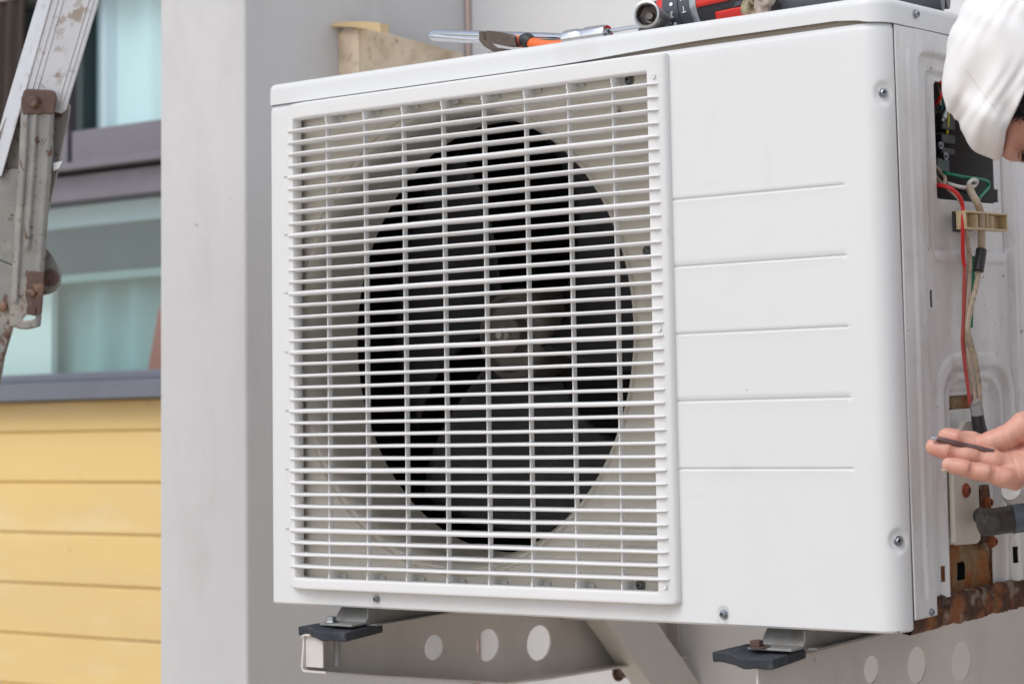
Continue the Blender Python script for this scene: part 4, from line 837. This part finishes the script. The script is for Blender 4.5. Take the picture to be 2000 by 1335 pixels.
palm = [(hj(1990, 925, .002), hj(2070, 925, .005), 11, 15), (hj(1985, 905, .010), hj(2080, 905, .012), 11, 15), (hj(1995, 893, .024), hj(2080, 890, .022), 11, 15), (hj(2000, 885, .036), hj(2080, 880, .03), 10, 14), (hj(2060, 850, .022), hj(2100, 880, .02), 15, 17)]
wrist = hj(2125, 900, .018); elbow = np.array([1.24, .19, .055])
def hand_sdf(G):
    d = None
    for a, c, r0, r1 in palm:
        q = cone(G, a, c, r0 * mm, r1 * mm); d = q if d is None else smin(d, q, .010)
    d = smin(d, cone(G, hj(2090, 895, .017), wrist, .024, .0235), .02); d = smin(d, cone(G, wrist, elbow, .0245, .040), .012)
    fs = []
    for ch in FN:
        f = None
        for (a, ra), (c, rb) in zip(ch[:-1], ch[1:]):
            q = cone(G, a, c, ra * mm, rb * mm); f = q if f is None else smin(f, q, .0035)
        # finger pads: slight bulge between the creases
        for (a, ra), (c, rb) in zip(ch[:-1], ch[1:]):
            f = smin(f, ell(G, (a + c) / 2 - RC[1] * -.0 + np.array([0, -.0010, .0005]), (.0115, (ra + rb) / 2 * mm * .97, (ra + rb) / 2 * mm * .95)), .005)
        for (a, ra) in ch[1:3]:
            f = f + .0008 * np.exp(-(np.abs((G - a) @ ((ch[3][0] - ch[0][0]) / np.linalg.norm(ch[3][0] - ch[0][0]))) / .0014) ** 2)
            f = f + .0006 * np.exp(-(np.abs((G - a) @ ((ch[3][0] - ch[0][0]) / np.linalg.norm(ch[3][0] - ch[0][0])) - .003) / .0012) ** 2)
        fs.append(f)
    fing = fs[0]
    for f in fs[1:]: fing = smin(fing, f, .0012)
    d = smin(d, fing, .006)
    t = None
    for (a, ra), (c, rb) in zip(TH[:-1], TH[1:]):
        q = cone(G, a, c, ra * mm, rb * mm); t = q if t is None else smin(t, q, .006)
    tb = smin(cone(G, TH[2][0] * .3 + TH[3][0] * .7, TH[3][0], .0105, .0115), cone(G, TH[3][0], TH[4][0], .0115, .015), .005)
    dth = smin(smin(d, tb, .007), t, .0010)
    dth = dth + .0005 * np.exp(-(np.abs((G - TH[2][0]) @ cv(-.93, .3, 0)) / .0012) ** 2)
    return dth
allp = np.array([p for ch in FN for p, _ in ch] + [wrist, elbow])
P2, F2 = surface_nets(hand_sdf, hj(1800, 960, -.035) * 0 + np.minimum(allp.min(0), allp.min(0)) - .03, np.array([1.03, .20, allp.max(0)[2] + .05]), .0012)
P2b, F2b = surface_nets(hand_sdf, np.array([1.025, -.05, -.06]), np.array([1.33, .24, .16]), .004)
# torso, arms and legs (coarser; mostly under clothes)
sh_r = np.array([1.175, .27, .33]); sh_l = np.array([1.20, -.08, .32]); hip = np.array([1.58, .10, -.32]); chest = np.array([1.28, .09, .24])
el_l = np.array([1.30, -.14, .04]); wr_l = np.array([1.34, -.02, -.18])
knR, knL = np.array([1.50, .19, -.80]), np.array([1.52, .0, -.80]); anR, anL = np.array([1.66, .20, -1.23]), np.array([1.68, -.02, -1.23])
def body_sdf(G, o=0., legs=True, sleeves=False, trunk=True):
    d = None
    def add(q, k):
        nonlocal d; d = q if d is None else smin(d, q, k)
    if trunk:
        add(cone(G, chest + [0, .06, 0], hip + [0, .03, .06], .105 + o, .10 + o), .05); add(cone(G, chest - [0, .06, 0], hip - [0, .03, -.06], .105 + o, .10 + o), .05)
        add(cone(G, sh_r, sh_l, .065 + o, .065 + o), .06)
        add(cone(G, sh_r, elbow if not sleeves else elbow + (sh_r - elbow) * .1, .052 + o, .042 + o), .03)
        add(cone(G, sh_l, el_l, .052 + o, .042 + o), .03)
        if not sleeves:
            add(cone(G, el_l, wr_l, .041, .025), .02); add(cone(G, chest + [-.05, 0, .06], np.array([1.13, .09, .37]), .065, .058), .04)
        else: add(cone(G, el_l, el_l + (wr_l - el_l) * .25, .041 + o, .040 + o), .02)
    if legs:
        for kn, an, s in ((knR, anR, 1), (knL, anL, -1)):
            h0 = hip + np.array([0, .08 * s, -.02]); add(cone(G, h0, kn, .088 + o, .058 + o), .03); add(cone(G, kn, an, .056 + o, .040 + o + (.015 if o else 0)), .03)
            if not o: add(cone(G, an + [.02, 0, -.03], an + [-.17, 0, -.035], .034, .028), .02)
    return d
P3_, F3 = surface_nets(lambda G: body_sdf(G), np.array([.98, -.30, GZ - .01]), np.array([1.85, .42, .50]), .012)
# left hand, relaxed on the thigh
def lhand(G):
    ax_ = np.array([.12, .10, -1.]); ax_ /= np.linalg.norm(ax_); sd2 = np.array([-.9, .3, -.1]); sd2 -= ax_ * (sd2 @ ax_); sd2 /= np.linalg.norm(sd2); nn = np.cross(ax_, sd2)
    w0 = wr_l; d = cone(G, w0, w0 + ax_ * .05, .024, .026); d = smin(d, cone(G, w0 + ax_ * .05 + sd2 * .025, w0 + ax_ * .09 + sd2 * .03, .012, .011), .012)
    fs = None
    for i, (l, o_) in enumerate(((.070, .032), (.080, .011), (.074, -.010), (.058, -.030))):
        a = w0 + ax_ * .085 + sd2 * o_; m_ = a + ax_ * l * .5 + nn * .004; e = m_ + ax_ * l * .45 + nn * .018
        d = smin(d, cone(G, w0 + ax_ * .03 + sd2 * o_ * .6, a, .014, .0105), .01)
        f = smin(cone(G, a, m_, .0092, .0082), cone(G, m_, e, .0080, .0068), .003); fs = f if fs is None else np.minimum(fs, f)
    d = smin(d, fs, .004); t = smin(cone(G, w0 + ax_ * .03 + sd2 * .03, w0 + ax_ * .07 + sd2 * .055 + nn * .01, .014, .010), cone(G, w0 + ax_ * .07 + sd2 * .055 + nn * .01, w0 + ax_ * .10 + sd2 * .060 + nn * .02, .0098, .008), .004)
    return smin(d, t, .006)
P4, F4 = surface_nets(lhand, wr_l + np.array([-.12, -.09, -.22]), wr_l + np.array([.12, .12, .03]), .003)
def tomesh(name, parts):
    V = np.concatenate([p for p, f in parts]); F = []; k = 0
    for p, f in parts: F.append(f + k); k += len(p)
    F = np.concatenate(F); me = bpy.data.meshes.new(name); me.from_pydata(V.tolist(), [], F.tolist()); me.update(); return me
body = link('body', tomesh('body', [(P1, F1_), (P2, F2), (P2b, F2b), (P3_, F3), (P4, F4)]), M_['skin'], PF, ang=180)
sm = body.modifiers.new('s', 'SMOOTH'); sm.factor = .5; sm.iterations = 3
P, F = surface_nets(lambda G: np.maximum(body_sdf(G, .016, legs=False, sleeves=True), -(G[..., 2] + .33)) + .004 * np.sin(G[..., 0] * 60 + G[..., 2] * 40) * np.sin(G[..., 1] * 45), np.array([1.03, -.32, -.42]), np.array([1.85, .44, .52]), .012)
s = link('shirt', tomesh('shirt', [(P, F)]), M_['shirt'], PF, ang=180); sm = s.modifiers.new('s', 'SMOOTH'); sm.iterations = 3
P, F = surface_nets(lambda G: np.maximum(body_sdf(G, .02, legs=True, trunk=False), G[..., 2] + .24) + .004 * np.sin(G[..., 2] * 70 + G[..., 1] * 20), np.array([1.35, -.2, GZ]), np.array([1.85, .42, -.2]), .012)
s = link('trousers', tomesh('trousers', [(P, F)]), M_['trousers'], PF, ang=180); sm = s.modifiers.new('s', 'SMOOTH'); sm.iterations = 3
# hood: draped cloth shell cut along its hem
h1 = np.array(at(1960, 296, DH)); hd = cv(.96, .27, .02)
hA = np.array(at(1960, 252, DH)); hdA = cv(.93, .37, .02); hB = np.array(at(1960, 285, DH))
def hood(G):
    q = hl(G); se = (np.abs(q[..., 0] / .0800) ** 2.35 + np.abs(q[..., 1] / .078) ** 2.3 + np.abs((q[..., 2] + .004) / .081) ** 2.25) ** (1 / 2.3)
    a = (G - Hc) @ cv(1, 0, 0); c = (G - Hc) @ cv(0, 1, 0)
    fold = .0032 * np.sin((a * .86 + c * .16) * 190 + 2.0 * np.sin(c * 30)) * sstep(-.02, .05, c) + .0012 * np.sin(a * 330 + c * 120 + 3 * np.sin(c * 45)) * sstep(.0, .07, c) + .0018 * np.sin(a * 70 + c * 50) + .0009 * np.sin(a * 150 - c * 70 + 2 * np.sin(c * 80)) + .0005 * np.sin(a * 420 + c * 160 + 3 * np.sin(c * 90 + a * 60))
    sag = .010 * np.exp(-(((a + .052) / .025) ** 2 + ((c - .052) / .022) ** 2)) + .003 * np.exp(-(((a + .035) / .018) ** 2 + ((c - .068) / .012) ** 2))
    base = (se - 1) * .078 - fold - sag - .001
    pl2 = np.minimum((G - hA) @ hdA, (G - hB) @ cv(1, .04, .0)) - .0012 * np.sin(c * 60)
    hem = .0016 * np.exp(-((pl2 + .004) / .004) ** 2)
    return np.maximum(np.abs(base - hem) - .0019, pl2)
P, F = surface_nets(hood, Hc - .125, Hc + .125, .00125)
s = link('hood', tomesh('hood', [(P, F)]), M_['cloth'], PF, ang=180); sm = s.modifiers.new('s', 'SMOOTH'); sm.iterations = 2
# hair: short curls between the hem and the forehead
rg = np.random.RandomState(5); bb = MB()
def hcap(G):
    q = hl(G); d = ell(q, (-.002, 0, .002), (.0845, .0718, .0748)) - .0008 + .0009 * np.sin(G[..., 0] * 900) * np.sin(G[..., 1] * 800) * np.sin(G[..., 2] * 850)
    c = (G - Hc) @ RC[1]; d = np.maximum(np.abs(d + .0015) - .0015, c - .0455); d = np.maximum(d, -((G - hA) @ hdA + .008)); d = np.maximum(d, (G - hA) @ hdA - .07)
    return np.maximum(d, .006 - q[..., 1] if False else -q[..., 1] - .075)
HP, HF = surface_nets(hcap, Hc - .10, Hc + .10, .0016); bb.add(HP.tolist(), HF.tolist())
nn_ = 0
for _ in range(110000):
    q = rg.randn(3); q /= np.linalg.norm(q); r = np.array([.0845, .0715, .0745]); l = q * r; 
    if l[0] > .052 + .012 * math.sin(l[1] * 90) or l[2] < -.055 or abs(l[1]) < .02 and l[2] < .0: continue
    if l[2] < -.005 and -.028 < l[0] and abs(l[1]) > .05: continue
    wp = Hc + HR.T @ l
    if (wp - Hc) @ RC[1] > .0475 + .004 * math.sin(l[1] * 120): continue
    if (wp - hA) @ hdA < -.010 or (wp - hA) @ hdA > .075: continue
    nrm = HR.T @ (q / r); nrm /= np.linalg.norm(nrm); tg = rg.randn(3); tg -= nrm * (tg @ nrm); tg /= np.linalg.norm(tg)
    pts = [wp - nrm * .001, wp + nrm * .0022 + tg * .002, wp + nrm * .0028 + tg * .005, wp + nrm * .0008 + tg * .007]
    bb.tube(pts, [.0004, .0004, .00035, .0002], 3, smooth=False, cap=False); nn_ += 1
    if nn_ > 9000: break
bb.build('hair', M_['hair'], PF)
for sgn in (1, -1):
    bb = MB()
    for k in range(80):
        t = rg.rand(); l = np.array([.0795 - .010 * t * t, sgn * (.012 + .042 * t), .003 + .004 * math.sin(t * 3) + rg.randn() * .0022]); wp = Hc + HR.T @ l; o3 = HR.T @ np.array([.003 + rg.rand() * .003, sgn * .005, .002 * rg.randn()])
        bb.tube([wp - o3 * .3, wp + o3 * .4, wp + o3], [.0004, .0004, .0001], 3, smooth=False, cap=False)
    bb.build('eyebrow', M_['hair'], PF)
for sgn in (1, -1):
    bb = MB(); bb.lathe(Hc + HR.T @ np.array([.0745, sgn * .031, -.005]), HR.T @ np.array([1., 0, 0]), [(-.004, .008), (0, .0075), (.003, .005), (.004, .002)], 16)
    bb.build('eye', mat('eye', (.05, .035, .03), .2), PF)
# pinky nail (seen at the tip)
nc = hj(1846, 908, -.012); bb = MB(); LL = []
for i in range(8):
    t = i / 7; c0 = nc + cv(-1, .25, 0) * (.0035 - .008 * (1 - t)) + cv(0, 1, 0) * .0018; LL.append([c0 + .0042 * (math.cos(a) * cv(0, 0, 1) + math.sin(a) * cv(.25, 1, 0)) * (1 if i < 6 else (.8 if i == 6 else .45)) for a in np.linspace(.25, 2.9, 8)])
bb.loops(LL, closed=False, cap0=False, cap1=False); o = bb.build('fingernail', M_['nail'], PF); sm = o.modifiers.new('t', 'SOLIDIFY'); sm.thickness = .0005
def hit(u, v):
    for D in np.arange(DH - .13, DH + .05, .0006):
        p = np.array(at(u, v, D))
        if hood(p[None, :])[0] < .0004: return p
    return None
for k in range(16):
    t = k / 16; p, q = hit(1886 + 68 * t, 138 + 88 * t), hit(1886 + 68 * (t + .03), 138 + 88 * (t + .03))
    if p is not None and q is not None: bb = MB(); bb.tube([p, q], .00022, 5, smooth=False); o = bb.build('stitch', M_['thin'], s)
# stray stitching on the hood and the bit in the hand
t0 = np.array(hj(1821, 854.5, -.004)); t1 = np.array(hj(1870, 863, -.003)); t2 = np.array(hj(1925, 879, .001)); dv = t1 - t0
bt = empty('screwdriver_bit', t0, 'slim dark brown screwdriver bit with silver tip held in the hand', 'screwdriver bit')
ax_ = (t2 - t0) / np.linalg.norm(t2 - t0); L_ = np.linalg.norm(t2 - t0)
b = MB(); b.lathe(t0, ax_, [(.003, .0018), (.005, .0029), (L_ * .55, .0029), (L_ * .58, .0027), (L_ * .68, .0027), (L_ * .70, .0030), (L_ * 1.15, .0030)], 6); b.build('shank', M_['bit'], bt, bevel=.0003)
b = MB(); b.lathe(t0, ax_, [(-.0012, .0008), (-.0004, .0020), (.001, .0022), (.004, .0018)], 14); b.build('tip', M_['chrome'], bt)
